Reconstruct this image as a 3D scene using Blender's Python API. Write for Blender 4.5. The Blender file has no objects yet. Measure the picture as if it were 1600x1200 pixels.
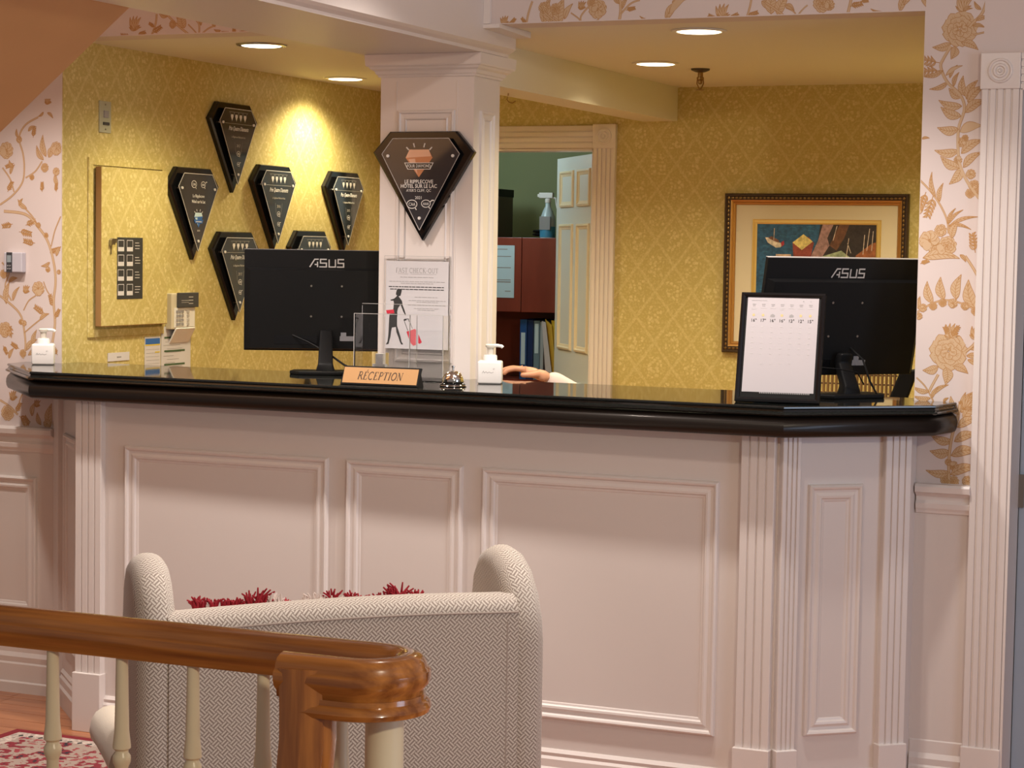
import bpy, bmesh, math, random
from mathutils import Vector, Matrix, Quaternion
random.seed(7)
SC = bpy.context.scene
C = SC.collection
PI = math.pi
# ------------------------------------------------------------------ camera, world, lights, exposure
EYE = 1.56; FPX = 3231.0
RX = Vector((0.918, 0.397, 0.016)).normalized()
FW = Vector((-0.3955, 0.9162, -0.0643)); FW = (FW - RX*FW.dot(RX)).normalized()
DN = FW.cross(RX).normalized()
cam = bpy.data.cameras.new('camera'); cam.sensor_width = 36; cam.lens = FPX*36/1600; cam.clip_start = .05
co = bpy.data.objects.new('camera', cam); C.objects.link(co)
co.matrix_world = Matrix(((RX.x, -DN.x, -FW.x, 0), (RX.y, -DN.y, -FW.y, 0), (RX.z, -DN.z, -FW.z, EYE), (0, 0, 0, 1)))
SC.camera = co

def at(px, py, ax, v):
    """world point seen at a pixel, on the plane axis = v"""
    d = RX*((px-800)/FPX) + DN*((py-600)/FPX) + FW
    o = Vector((0, 0, EYE))
    return o + d*((v-o[ax])/d[ax])

w = bpy.data.worlds.new('world'); SC.world = w; w.use_nodes = True
bg = w.node_tree.nodes['Background']; bg.inputs[0].default_value = (1.0, .87, .80, 1); bg.inputs[1].default_value = .20
SC.view_settings.view_transform = 'Standard'; SC.view_settings.look = 'None'
SC.view_settings.exposure = 0.0; SC.view_settings.gamma = 1.0; SC.view_settings.use_curve_mapping = False

def light(name, kind, loc, energy, col, target=None, **k):
    l = bpy.data.lights.new(name, kind); l.energy = energy; l.color = col
    for a, b in k.items(): setattr(l, a, b)
    o = bpy.data.objects.new(name, l); C.objects.link(o); o.location = loc
    if target is not None:
        o.rotation_euler = (Vector(target)-Vector(loc)).to_track_quat('-Z', 'Y').to_euler()
    return o

# daylight from the tall window at the right end of the lobby
light('window_daylight', 'AREA', (3.2, 3.2, 1.4), 46, (.62, .76, 1.0), (-1.4, 5.6, 1.0), shape='RECTANGLE', size=1.6, size_y=1.8)
# lobby ceiling lamps above the front of the desk
for lx in (-4.1, -3.4, -2.05, -1.5):
    light('lobby_ceiling_lamp', 'SPOT', (lx, 4.98, 2.74), 90, (1.0, .90, .82), (lx, 5.03, 0), spot_size=1.78, spot_blend=.4, shadow_soft_size=.05)
light('lobby_far_lamp', 'AREA', (-1.6, 3.75, 2.70), 9, (1.0, .84, .72), (-2.2, 5.4, .9), shape='DISK', size=.14)
light('stair_hall_lamp', 'AREA', (1.1, .9, 2.5), 42, (1.0, .86, .66), (-1.6, 3.2, .8), shape='DISK', size=.2)
DL = [(-3.65, 6.24), (-4.02, 7.55), (-2.054, 6.19), (-2.555, 7.205), (-1.5, 7.5)]
CZ = 2.254
for x, y in DL:
    light('downlight_lamp', 'SPOT', (x, y, CZ-.03), 52, (1.0, .86, .55), (x, y, 0), spot_size=2.55, spot_blend=.75, shadow_soft_size=.06)
light('back_room_lamp', 'POINT', (-4.25, 8.75, 2.15), 12, (.70, .90, 1.0), shadow_soft_size=.12)
light('hall_lamp', 'POINT', (.3, 7.0, 2.0), 4, (1.0, .75, .5), shadow_soft_size=.1)

# ------------------------------------------------------------------ materials
MATS = {}
def mat(name, col, rough=.5, metal=0, noise=0, nscale=20, bump=0, bscale=200, emit=0, trans=0, coat=0, ior=1.5, stretch=None, alpha=1, spec=None, sheen=0):
    if name in MATS: return MATS[name]
    m = bpy.data.materials.new(name); m.use_nodes = True; nt = m.node_tree; b = nt.nodes['Principled BSDF']
    b.inputs['Base Color'].default_value = (*col, 1); b.inputs['Roughness'].default_value = rough
    b.inputs['Metallic'].default_value = metal; b.inputs['IOR'].default_value = ior
    if coat: b.inputs['Coat Weight'].default_value = coat; b.inputs['Coat Roughness'].default_value = .08
    if trans: b.inputs['Transmission Weight'].default_value = trans
    if sheen: b.inputs['Sheen Weight'].default_value = sheen
    if spec is not None: b.inputs['Specular IOR Level'].default_value = spec
    if alpha < 1: b.inputs['Alpha'].default_value = alpha
    if emit: b.inputs['Emission Color'].default_value = (*col, 1); b.inputs['Emission Strength'].default_value = emit
    if noise or bump:
        tc = nt.nodes.new('ShaderNodeTexCoord'); mp = nt.nodes.new('ShaderNodeMapping'); nt.links.new(tc.outputs['Object'], mp.inputs[0])
        if stretch: mp.inputs['Scale'].default_value = stretch
    if noise:
        n = nt.nodes.new('ShaderNodeTexNoise'); n.inputs['Scale'].default_value = nscale; n.inputs['Detail'].default_value = 6
        nt.links.new(mp.outputs[0], n.inputs[0])
        r = nt.nodes.new('ShaderNodeValToRGB'); r.color_ramp.elements[0].position = .3; r.color_ramp.elements[1].position = .7
        r.color_ramp.elements[0].color = (*[max(0, c*(1-noise)) for c in col], 1); r.color_ramp.elements[1].color = (*[min(1, c*(1+noise)) for c in col], 1)
        nt.links.new(n.outputs[0], r.inputs[0]); nt.links.new(r.outputs[0], b.inputs['Base Color'])
    if bump:
        n2 = nt.nodes.new('ShaderNodeTexNoise'); n2.inputs['Scale'].default_value = bscale
        nt.links.new(mp.outputs[0], n2.inputs[0]); bp = nt.nodes.new('ShaderNodeBump'); bp.inputs['Strength'].default_value = bump; bp.inputs['Distance'].default_value = .002
        nt.links.new(n2.outputs[0], bp.inputs['Height']); nt.links.new(bp.outputs[0], b.inputs['Normal'])
    MATS[name] = m; return m

class NT:
    """small node-graph writer"""
    def __init__(s, m): s.t = m.node_tree; s.b = s.t.nodes['Principled BSDF']
    def n(s, k, **kw):
        x = s.t.nodes.new(k)
        for a, b in kw.items(): setattr(x, a, b)
        return x
    def m(s, op, a, b=None, c=None):
        x = s.n('ShaderNodeMath', operation=op)
        for i, v in enumerate((a, b, c)):
            if v is None: continue
            if isinstance(v, (int, float)): x.inputs[i].default_value = v
            else: s.t.links.new(v, x.inputs[i])
        return x.outputs[0]
    def mix(s, f, a, b):
        x = s.n('ShaderNodeMix', data_type='RGBA')
        if isinstance(f, (int, float)): x.inputs[0].default_value = f
        else: s.t.links.new(f, x.inputs[0])
        for i, v in ((6, a), (7, b)):
            if isinstance(v, tuple): x.inputs[i].default_value = (*v, 1)
            else: s.t.links.new(v, x.inputs[i])
        return x.outputs[2]
    def noise(s, vec, scale, detail=4):
        x = s.n('ShaderNodeTexNoise'); x.inputs['Scale'].default_value = scale; x.inputs['Detail'].default_value = detail
        if vec is not None: s.t.links.new(vec, x.inputs[0])
        return x.outputs[0]

def make_damask():
    m = mat('yellow_damask_paper', (.6, .45, .12), .45); g = NT(m)
    tc = g.n('ShaderNodeTexCoord'); sp = g.n('ShaderNodeSeparateXYZ'); g.t.links.new(tc.outputs['Object'], sp.inputs[0])
    s = g.m('ADD', sp.outputs[0], sp.outputs[1]); z = sp.outputs[2]
    wob = g.m('MULTIPLY', g.m('SUBTRACT', g.noise(tc.outputs['Object'], 45), .5), .10)
    a = g.m('ADD', g.m('ADD', g.m('DIVIDE', s, .165), g.m('DIVIDE', z, .215)), wob)
    b = g.m('ADD', g.m('SUBTRACT', g.m('DIVIDE', s, .165), g.m('DIVIDE', z, .215)), wob)
    fa = g.m('ABSOLUTE', g.m('SUBTRACT', g.m('FRACT', a), .5)); fb = g.m('ABSOLUTE', g.m('SUBTRACT', g.m('FRACT', b), .5))
    mx = g.m('MAXIMUM', fa, fb)                       # .5 on the trellis lines
    line = g.m('GREATER_THAN', mx, .455)
    ctr = g.m('LESS_THAN', g.m('ADD', fa, fb), .42)    # flower in the middle of each diamond
    vor = g.n('ShaderNodeTexVoronoi'); vor.inputs['Scale'].default_value = 62; g.t.links.new(tc.outputs['Object'], vor.inputs[0])
    blob = g.m('LESS_THAN', vor.outputs[0], .42)
    mot = g.m('GREATER_THAN', g.noise(tc.outputs['Object'], 110, 3), .54)
    k = g.m('ADD', g.m('MULTIPLY', line, .30), g.m('ADD', g.m('MULTIPLY', g.m('MULTIPLY', ctr, blob), .5), g.m('MULTIPLY', mot, .28)))
    k = g.m('MINIMUM', k, 1.0)
    col = g.mix(k, (.52, .42, .145), (.73, .63, .31))
    g.t.links.new(col, g.b.inputs['Base Color'])
    return m

def make_weave():
    m = mat('woven_cream_fabric', (.7, .63, .55), .85, sheen=.2); g = NT(m)
    tc = g.n('ShaderNodeTexCoord'); sp = g.n('ShaderNodeSeparateXYZ'); g.t.links.new(tc.outputs['UV'], sp.inputs[0])
    A = .0165
    p = g.m('DIVIDE', g.m('ADD', sp.outputs[0], sp.outputs[1]), A*1.2); q = g.m('DIVIDE', g.m('SUBTRACT', sp.outputs[1], sp.outputs[0]), A*1.2)
    par = g.m('MODULO', g.m('ABSOLUTE', g.m('ADD', g.m('FLOOR', p), g.m('FLOOR', q))), 2.0)
    sa = g.m('ABSOLUTE', g.m('SUBTRACT', g.m('FRACT', g.m('MULTIPLY', p, 2.0)), .5)); sb = g.m('ABSOLUTE', g.m('SUBTRACT', g.m('FRACT', g.m('MULTIPLY', q, 2.0)), .5))
    st = g.m('ADD', g.m('MULTIPLY', par, sa), g.m('MULTIPLY', g.m('SUBTRACT', 1.0, par), sb))
    st = g.m('GREATER_THAN', st, .27)
    col = g.mix(st, (.70, .64, .57), (.30, .24, .20))
    g.t.links.new(col, g.b.inputs['Base Color'])
    bp = g.n('ShaderNodeBump'); bp.inputs['Strength'].default_value = .4; bp.inputs['Distance'].default_value = .002; bp.invert = True
    g.t.links.new(st, bp.inputs['Height']); g.t.links.new(bp.outputs[0], g.b.inputs['Normal'])
    return m

def make_wood(name, c1, c2, stretch, rough=.25, coat=.5):
    m = mat(name, c1, rough, coat=coat); g = NT(m)
    tc = g.n('ShaderNodeTexCoord'); mp = g.n('ShaderNodeMapping'); mp.inputs['Scale'].default_value = stretch; g.t.links.new(tc.outputs['Object'], mp.inputs[0])
    n1 = g.noise(mp.outputs[0], 1.0, 8)
    r = g.n('ShaderNodeValToRGB'); e = r.color_ramp.elements; e[0].position = .32; e[1].position = .68; e[0].color = (*c2, 1); e[1].color = (*c1, 1)
    g.t.links.new(n1, r.inputs[0]); g.t.links.new(r.outputs[0], g.b.inputs['Base Color'])
    return m

def make_rug():
    m = mat('rug_field_pile', (.2, .05, .05), .95); g = NT(m)
    tc = g.n('ShaderNodeTexCoord')
    v = g.n('ShaderNodeTexVoronoi'); v.inputs['Scale'].default_value = 16; g.t.links.new(tc.outputs['Object'], v.inputs[0])
    r = g.n('ShaderNodeValToRGB'); r.color_ramp.interpolation = 'CONSTANT'
    e = r.color_ramp.elements; e[0].color = (.03, .02, .03, 1); e[1].position = .42; e[1].color = (.22, .02, .03, 1)
    for p_, c_ in ((.55, (.36, .28, .23, 1)), (.72, (.30, .04, .05, 1)), (.86, (.05, .06, .10, 1))):
        x = e.new(p_); x.color = c_
    mixv = g.m('ADD', g.m('MULTIPLY', g.noise(tc.outputs['Object'], 38, 5), .75), g.m('MULTIPLY', v.outputs[0], .42))
    g.t.links.new(mixv, r.inputs[0]); g.t.links.new(r.outputs[0], g.b.inputs['Base Color'])
    return m

PAINT = mat('cream_white_paint', (.70, .635, .60), .38, bump=.05, bscale=60)
TRIM = mat('white_trim_paint', (.74, .68, .65), .33)
CEIL = mat('ceiling_paint', (.74, .71, .60), .6)
SOFF = mat('stair_soffit_paint', (.62, .34, .145), .7, noise=.04, nscale=3)
PAPER = mat('pink_white_wallpaper', (.66, .575, .55), .55)
TAN = mat('toile_print_tan', (.58, .41, .25), .6)
TAN2 = mat('toile_print_brown', (.44, .23, .08), .6)
DAM = make_damask()
WEAVE = make_weave()
OAK = make_wood('varnished_oak', (.55, .21, .042), (.24, .075, .014), (3, 60, 60), .22, .7)
OAKV = make_wood('varnished_oak_upright', (.50, .185, .036), (.24, .075, .014), (60, 60, 3), .25, .7)
CHERRY = make_wood('cherry_laminate', (.30, .06, .035), (.20, .036, .022), (6, 6, 1.2), .35, .2)
PLANK = make_wood('orange_floor_wood', (.50, .20, .08), (.34, .115, .045), (3, 30, 30), .3, .3)
DKWOOD = mat('espresso_wood', (.012, .008, .006), .34, coat=.12, spec=.3)
GRAN = mat('black_granite', (.010, .011, .010), .045, noise=.8, nscale=260, ior=1.6)
BLK = mat('black_plastic', (.005, .005, .0055), .5, spec=.18)
BLKG = mat('glossy_black', (.006, .006, .007), .08)
GREY = mat('grey_plastic', (.30, .29, .30), .5)
LOGO = mat('light_grey_print', (.46, .44, .43), .5)
SILV = mat('silver_text', (.75, .73, .70), .4)
ENGR = mat('etched_text', (.42, .40, .35), .5)
CHROME = mat('polished_chrome', (.85, .83, .80), .08, 1)
STEEL = mat('worn_steel', (.35, .32, .28), .3, 1)
BRASS = mat('dark_brass', (.35, .22, .08), .3, 1)
WHITE = mat('white_plastic', (.80, .78, .76), .3)
WPAPER = mat('white_paper', (.60, .58, .60), .8)
INK = mat('black_ink', (.03, .03, .03), .7)
GINK = mat('grey_ink', (.30, .29, .29), .7)
FINK = mat('faint_ink', (.52, .50, .50), .7)
RED = mat('crimson_print', (.62, .03, .06), .5)
BLUE = mat('blue_card', (.03, .13, .42), .5)
YEL = mat('yellow_card', (.72, .55, .03), .5)
GREEN = mat('dark_green_print', (.06, .11, .05), .6)
ACRY = mat('clear_acrylic', (1, 1, 1), .02, trans=1, ior=1.25)
GLASSP = mat('smoked_clear_acrylic', (.030, .034, .042), .06, coat=.6)
COPP = mat('copper_print', (.62, .30, .16), .35, .3)
COPL = mat('pale_copper_print', (.80, .55, .42), .35, .3)
SIGNG = mat('brushed_gold_plate', (.50, .29, .13), .38, .25)
CREAMB = mat('ivory_paint', (.80, .70, .49), .3)
GOLD = mat('antique_gold', (.50, .27, .09), .35, .6)
DKFR = mat('dark_bronze_frame', (.055, .032, .018), .4, .2)
MATB = mat('cream_mat_board', (.70, .63, .48), .8)
GILT = mat('gilt_fillet', (.70, .50, .16), .35, .4)
GREENW = mat('sage_wall_paint', (.22, .24, .11), .7)
BLUDOOR = mat('pale_blue_grey_paint', (.62, .66, .64), .45)
SKIN = mat('skin', (.56, .28, .18), .5)
SLEEVE = mat('pale_pink_cloth', (.68, .56, .54), .8)
TROUS = mat('navy_cloth', (.02, .025, .05), .8)
HAIR = mat('brown_hair', (.05, .025, .012), .6)
CREAMF = mat('cream_upholstery', (.66, .58, .48), .9, bump=.3, bscale=300, sheen=.2)
LENS = mat('lit_lamp_lens', (1.0, .88, .62), .5, emit=5)
TUFTR = mat('red_yarn', (.34, .012, .025), .9)
TUFTW = mat('white_yarn', (.72, .62, .58), .9)
WICK = mat('brown_wicker', (.20, .11, .035), .7)
DARKW = mat('dark_brown_wallpaper', (.10, .05, .025), .7, noise=.5, nscale=9)
DOORE = mat('daylit_door_paint', (.42, .50, .60), .5)  # bluish daylight on the door leaf is put into this base colour
SHADOWG = mat('charcoal_plastic', (.05, .05, .055), .5)
BWATER = mat('blue_cleaner', (.10, .42, .68), .15, trans=.35)
BOTW = mat('translucent_plastic', (.62, .74, .78), .25, trans=.25)
BINDB = mat('blue_binder', (.02, .09, .30), .4)
BINDG = mat('grey_blue_binder', (.16, .26, .33), .4)
LBLUE = mat('pale_blue_label', (.55, .72, .80), .6)
TEAL = mat('teal_fabric', (.02, .20, .22), .7)

# ------------------------------------------------------------------ mesh builder
class MB:
    def __init__(s): s.v = []; s.f = []; s.M = Matrix()
    def add(s, vs, fs):
        b = len(s.v); s.v += [tuple(s.M @ Vector(v)) for v in vs]; s.f += [tuple(b+i for i in f) for f in fs]; return s
    def box(s, x0, x1, y0, y1, z0, z1):
        return s.add([(x0,y0,z0),(x1,y0,z0),(x1,y1,z0),(x0,y1,z0),(x0,y0,z1),(x1,y0,z1),(x1,y1,z1),(x0,y1,z1)],
                     [(0,3,2,1),(4,5,6,7),(0,1,5,4),(1,2,6,5),(2,3,7,6),(3,0,4,7)])
    def prism(s, pts, z0, z1, ax=2):
        """polygon extruded along axis ax (2: pts are x,y; 1: pts are x,z; 0: pts are y,z)"""
        def p3(p, h): return (p[0], p[1], h) if ax == 2 else ((p[0], h, p[1]) if ax == 1 else (h, p[0], p[1]))
        n = len(pts)
        return s.add([p3(p, z0) for p in pts]+[p3(p, z1) for p in pts],
              [tuple(range(n-1, -1, -1)), tuple(range(n, 2*n))]+[(i, (i+1) % n, n+(i+1) % n, n+i) for i in range(n)])
    def loft(s, loops, cap=True, closed=True):
        n = len(loops[0]); vs = [p for l in loops for p in l]; fs = []
        for k in range(len(loops)-1):
            for i in range(n if closed else n-1):
                j = (i+1) % n; fs.append((k*n+i, k*n+j, (k+1)*n+j, (k+1)*n+i))
        if cap: fs += [tuple(range(n-1, -1, -1)), tuple(range((len(loops)-1)*n, len(loops)*n))]
        return s.add(vs, fs)
    def lathe(s, prof, c=(0, 0, 0), n=20, cap=True):
        return s.loft([[(c[0]+r*math.cos(2*PI*i/n), c[1]+r*math.sin(2*PI*i/n), c[2]+z) for i in range(n)] for r, z in prof], cap)
    def cyl(s, r, z0, z1, c=(0, 0, 0), n=16): return s.lathe([(r, z0), (r, z1)], c, n)
    def tube(s, pts, r, n=8, r1=None):
        P = [Vector(p) for p in pts]; k = len(P)
        return s.sweep(P, [(math.cos(2*PI*i/n), math.sin(2*PI*i/n)) for i in range(n)], [r+(r1-r)*i/(k-1) if r1 is not None else r for i in range(k)])
    def sweep(s, P, prof, sc=None, up=(0, 0, 1)):
        P = [Vector(p) for p in P]; k = len(P); loops = []
        T = []
        for i in range(k):
            a = (P[i]-P[i-1]).normalized() if i else None; b = (P[i+1]-P[i]).normalized() if i < k-1 else None
            T.append(((a or b)+(b or a)).normalized())
        u = Vector(up)
        if abs(u.dot(T[0])) > .95: u = Vector((1, 0, 0))
        u = (u-T[0]*u.dot(T[0])).normalized()
        for i in range(k):
            if i:
                u = T[i-1].rotation_difference(T[i]) @ u; u = (u-T[i]*u.dot(T[i])).normalized()
            sd = T[i].cross(u)
            q = sc[i] if sc else 1
            if i and i < k-1:
                h = math.cos((P[i]-P[i-1]).angle(P[i+1]-P[i])/2); mit = 1/max(h, .4)
            else: mit = 1
            loops.append([tuple(P[i]+sd*(a*q*(mit if sc is None else 1))+u*(b*q)) for a, b in prof])
        return s.loft(loops)
    def frame(s, x0, x1, z0, z1, prof, flip=1):
        """moulding round a rectangle: prof = [(inset, height)], local x,y plane, height on z"""
        loops = [[(x0+t, z0+t, h), (x1-t, z0+t, h), (x1-t, z1-t, h), (x0+t, z1-t, h)] for t, h in prof]
        return s.loft(loops, cap=False)
    def poly(s, pts, z=0): return s.add([(p[0], p[1], z) for p in pts], [tuple(range(len(pts)))])
    def sphere(s, c, r, n=12, m=8, sq=(1, 1, 1)):
        pr = [(max(1e-4, math.sin(PI*i/m)), -math.cos(PI*i/m)) for i in range(m+1)]
        return s.loft([[(c[0]+r*sq[0]*a*math.cos(2*PI*j/n), c[1]+r*sq[1]*a*math.sin(2*PI*j/n), c[2]+r*sq[2]*b) for j in range(n)] for a, b in pr])

def obj(name, mb, m, parent=None, bevel=0, seg=2, smooth=False, uv=False, fix=True):
    me = bpy.data.meshes.new(name); me.from_pydata(mb.v, [], mb.f)
    if fix:
        bm = bmesh.new(); bm.from_mesh(me); bmesh.ops.recalc_face_normals(bm, faces=bm.faces); bm.to_mesh(me); bm.free()
    me.materials.append(m)
    o = bpy.data.objects.new(name, me); C.objects.link(o)
    if parent is not None: o.parent = parent
    if bevel:
        b = o.modifiers.new('bevel', 'BEVEL'); b.width = bevel; b.segments = seg; b.limit_method = 'ANGLE'; b.angle_limit = math.radians(35)
    if smooth:
        me.polygons.foreach_set('use_smooth', [True]*len(me.polygons))
        try: me.set_sharp_from_angle(angle=math.radians(40 if not bevel else 180))
        except Exception: pass
    if uv:
        l = me.uv_layers.new(name='uv')
        for p in me.polygons:
            n = p.normal; k = max(range(3), key=lambda i: abs(n[i]))
            for li in p.loop_indices:
                c = me.vertices[me.loops[li].vertex_index].co
                l.data[li].uv = (c.y, c.z) if k == 0 else ((c.x, c.z) if k == 1 else (c.x, c.y))
    return o

def tag(o, label, cat, group=None, kind=None):
    o['label'] = label; o['category'] = cat
    if group: o['group'] = group
    if kind: o['kind'] = kind
    return o
def struct(name, mb, m, **k):
    o = obj(name, mb, m, **k); o['kind'] = 'structure'; return o
def thing(name, label, cat, M=None, group=None):
    o = bpy.data.objects.new(name, None); C.objects.link(o); o.empty_display_size = .05
    if M is not None:
        o.matrix_world = M if isinstance(M, Matrix) else Matrix.Translation(M)
    return tag(o, label, cat, group)
def fr(o, u, n=None, tilt=0):
    """frame: local x along u (horizontal), local y up, local z outwards (u x up)"""
    u = Vector((*u[:2], 0)).normalized(); z = Vector((0, 0, 1)); nn = u.cross(z)
    M = Matrix.Translation(Vector(o)) @ Matrix((( u.x, z.x, nn.x, 0), (u.y, z.y, nn.y, 0), (u.z, z.z, nn.z, 0), (0, 0, 0, 1)))
    return M @ Matrix.Rotation(tilt, 4, 'X') if tilt else M
def ups(o, u):
    """upright frame: local x along u, local z up"""
    u = Vector((*u[:2], 0)).normalized()
    return Matrix.Translation(Vector(o)) @ Matrix.Rotation(math.atan2(u.y, u.x), 4, 'Z')

def text(s, size, m, parent, loc=(0, 0, 0), align='CENTER', sx=1, shear=0, ext=.0003, name='lettering', bold=0):
    cu = bpy.data.curves.new('t', 'FONT'); cu.body = s; cu.size = size; cu.align_x = align; cu.shear = shear; cu.extrude = ext; cu.resolution_u = 2; cu.offset = bold
    ob = bpy.data.objects.new('t', cu); me = bpy.data.meshes.new_from_object(ob)
    bpy.data.objects.remove(ob); bpy.data.curves.remove(cu)
    for v in me.vertices: v.co = Vector((v.co.x*sx+loc[0], v.co.y+loc[1], v.co.z+loc[2]))
    me.name = name; me.materials.clear(); me.materials.append(m)
    o = bpy.data.objects.new(name, me); C.objects.link(o); o.parent = parent; return o

def stroke(mb, pts, wd, z, shear=0, sc=1, org=(0, 0)):
    """flat thick polyline"""
    P = [Vector((org[0]+(p[0]+shear*p[1])*sc, org[1]+p[1]*sc)) for p in pts]; n = len(P)
    if n < 2: return
    L = []; R = []
    for i in range(n):
        a = (P[i]-P[max(0, i-1)]); b = (P[min(n-1, i+1)]-P[i])
        a = a.normalized() if a.length > 1e-9 else b.normalized(); b = b.normalized() if b.length > 1e-9 else a
        t = a+b; t = t.normalized() if t.length > 1e-6 else a
        nn = Vector((-t.y, t.x)); k = 1/max(.5, abs(t.dot(a)))
        ww = (wd[i] if isinstance(wd, (list, tuple)) else wd)*.5*k
        L.append(P[i]+nn*ww); R.append(P[i]-nn*ww)
    mb.add([(p.x, p.y, z) for p in L]+[(p.x, p.y, z) for p in R], [(i, n+i, n+i+1, i+1) for i in range(n-1)])

def arc(cx, cy, rx, ry, a0, a1, n=10): return [(cx+rx*math.cos(math.radians(a0+(a1-a0)*i/n)), cy+ry*math.sin(math.radians(a0+(a1-a0)*i/n))) for i in range(n+1)]
# a small serif face: (strokes [(pts, weight)], serif feet [(x, y)], width)
TK, TN = .13, .05
GL = {
 'I': ([([(.2, 0), (.2, 1)], TK)], [(.2, 0), (.2, 1)], .42),
 'E': ([([(.2, 0), (.2, 1)], TK), ([(.1, 1), (.66, 1), (.66, .8)], TN), ([(.2, .52), (.5, .52)], TN), ([(.1, 0), (.7, 0), (.7, .22)], TN)], [], .80),
 'F': ([([(.2, 0), (.2, 1)], TK), ([(.1, 1), (.66, 1), (.66, .8)], TN), ([(.2, .52), (.5, .52)], TN)], [(.2, 0)], .74),
 'R': ([([(.2, 0), (.2, 1)], TK), ([(.2, 1)]+arc(.42, .76, .24, .24, 90, -90)+[(.2, .52)], .08), ([(.44, .52), (.82, 0)], TK)], [(.2, 0), (.14, 1), (.84, 0)], .90),
 'P': ([([(.2, 0), (.2, 1)], TK), ([(.2, 1)]+arc(.42, .75, .24, .25, 90, -90)+[(.2, .5)], .08)], [(.2, 0), (.14, 1)], .76),
 'C': ([(arc(.5, .5, .42, .5, 50, 310, 16), .10), ([(.77, .98), (.77, .75)], TN)], [], .90),
 'O': ([(arc(.5, .5, .4, .49, 0, 360, 20), .11)], [], 1.0),
 'T': ([([(.42, 0), (.42, 1)], TK), ([(.06, .8), (.06, 1), (.78, 1), (.78, .8)], TN)], [(.42, 0)], .86),
 'N': ([([(.18, 0), (.18, 1)], TN), ([(.14, 1), (.78, 0)], TK), ([(.78, 0), (.78, 1)], TN)], [(.18, 0), (.12, 1), (.78, 1)], .96),
 'A': ([([(.06, 0), (.42, 1)], TN), ([(.42, 1), (.80, 0)], TK), ([(.2, .36), (.64, .36)], TN)], [(.06, 0), (.80, 0)], .88),
 'S': ([(arc(.38, .74, .26, .24, 40, 250, 10)+arc(.40, .26, .28, .25, 90, -140, 10), .10)], [], .74),
 'H': ([([(.18, 0), (.18, 1)], TK), ([(.74, 0), (.74, 1)], TK), ([(.18, .52), (.74, .52)], TN)], [(.18, 0), (.18, 1), (.74, 0), (.74, 1)], .94),
 'K': ([([(.18, 0), (.18, 1)], TK), ([(.18, .42), (.68, 1)], TN), ([(.36, .6), (.78, 0)], TK)], [(.18, 0), (.18, 1), (.68, 1), (.8, 0)], .90),
 'U': ([([(.18, 1), (.18, .3)]+arc(.46, .3, .28, .3, 180, 360, 8)+[(.74, .3), (.74, 1)], .09)], [(.18, 1), (.74, 1)], .92),
 '-': ([([(.08, .42), (.42, .42)], .07)], [], .5), ' ': ([], [], .35),
}
def serif(s, h, m, parent, cx, y, z, shear=0, gap=.06, name='lettering', sx=1, bold=1):
    mb = MB(); W = sum(GL[c][2]+gap for c in s.replace('É', 'E'))*h*sx; x = cx-W/2
    for ch in s:
        g = GL['E' if ch == 'É' else ch]; t = MB()
        for pts, wt in g[0]: stroke(t, pts, wt*bold, 0, shear)
        for sx_, sy in g[1]: stroke(t, [(sx_-.13, sy), (sx_+.13, sy)], TN, 0, shear)
        if ch == 'É': stroke(t, [(.34, 1.12), (.52, 1.32)], .08, 0, shear)
        for v in t.v: pass
        mb.add([(x+v[0]*h*sx, y+v[1]*h, z) for v in t.v], t.f)
        x += (g[2]+gap)*h*sx
    return obj(name, mb, m, parent, fix=False)

# ------------------------------------------------------------------ setting: shell
YW = 5.865; XL = -4.206; YB = 8.28; XR = -1.278; T = .12
fl = struct('floor', MB().box(-6.2, 1.6, 1.2, 10.4, -.12, -.012), PLANK)
# floorboards in the strip the photo shows, one by one; material carries on beyond
pm = None
for r in range(11):
    y0 = 4.86+r*.092; x = -5.6+random.random()*.5
    while x < -3.4:
        L = .8+random.random()*.5; x1 = min(x+L, -2.9)
        o = obj('plank', MB().box(x+.0012, x1-.0012, y0+.0012, y0+.0908, -.012, 0), PLANK, fl); x = x1
        if x >= -2.9: break
obj('subfloor', MB().box(-6.2, -2.9, 1.2, 4.86, -.012, 0).box(-2.9, 1.6, 1.2, 10.4, -.012, 0).box(-6.2, -2.9, 5.872, 10.4, -.012, 0), PLANK, fl)
struct('ceiling', MB().box(XL-.1, -1.0, YW+T, YB+.02, CZ, CZ+.1), CEIL)
struct('ceiling_lobby', MB().box(-6.2, 1.6, 1.2, YW, 2.78, 2.88), PAINT)
wf = struct('wall_front', MB().box(-6.2, XL, YW, YW+T, 0, 2.78).box(XL, XR, YW, YW+T, CZ, 2.78).box(XR, -1.0, YW, YW+T, 0, 2.78)
            .box(-1.0, -.12, YW, YW+T, 2.03, 2.78).box(-.12, 1.6, YW, YW+T, 0, 2.78), PAPER)
struct('wall_left', MB().box(XL-.1, XL, YW+T, YB+.12, 0, CZ+.1), DAM)
struct('wall_left_reveal', MB().box(XL-.0, XL+.004, YW+.002, YW+T+.001, 1.0, CZ), DAM)
DX0, DX1, DZ = -3.98, -3.203, 2.0
struct('wall_back', MB().box(XL, DX0, YB, YB+.12, 0, CZ+.1).box(DX0, DX1, YB, YB+.12, DZ, CZ+.1).box(DX1, -1.0, YB, YB+.12, 0, CZ+.1), DAM)
struct('wall_right', MB().box(-1.12, -1.02, YW+T, YB+.12, 0, CZ+.1), DAM)
# store room behind the doorway
struct('wall_store_room', MB().box(-5.4, -2.6, 9.75, 9.85, 0, 2.4).box(-5.4, -5.3, YB+.12, 9.75, 0, 2.4).box(-2.7, -2.6, YB+.12, 9.75, 0, 2.4).box(-5.4, XL, YB+.02, YB+.12, 0, 2.4), GREENW)
struct('ceiling_store_room', MB().box(-5.4, -2.6, YB+.12, 9.85, 2.4, 2.5), CEIL)
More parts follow.
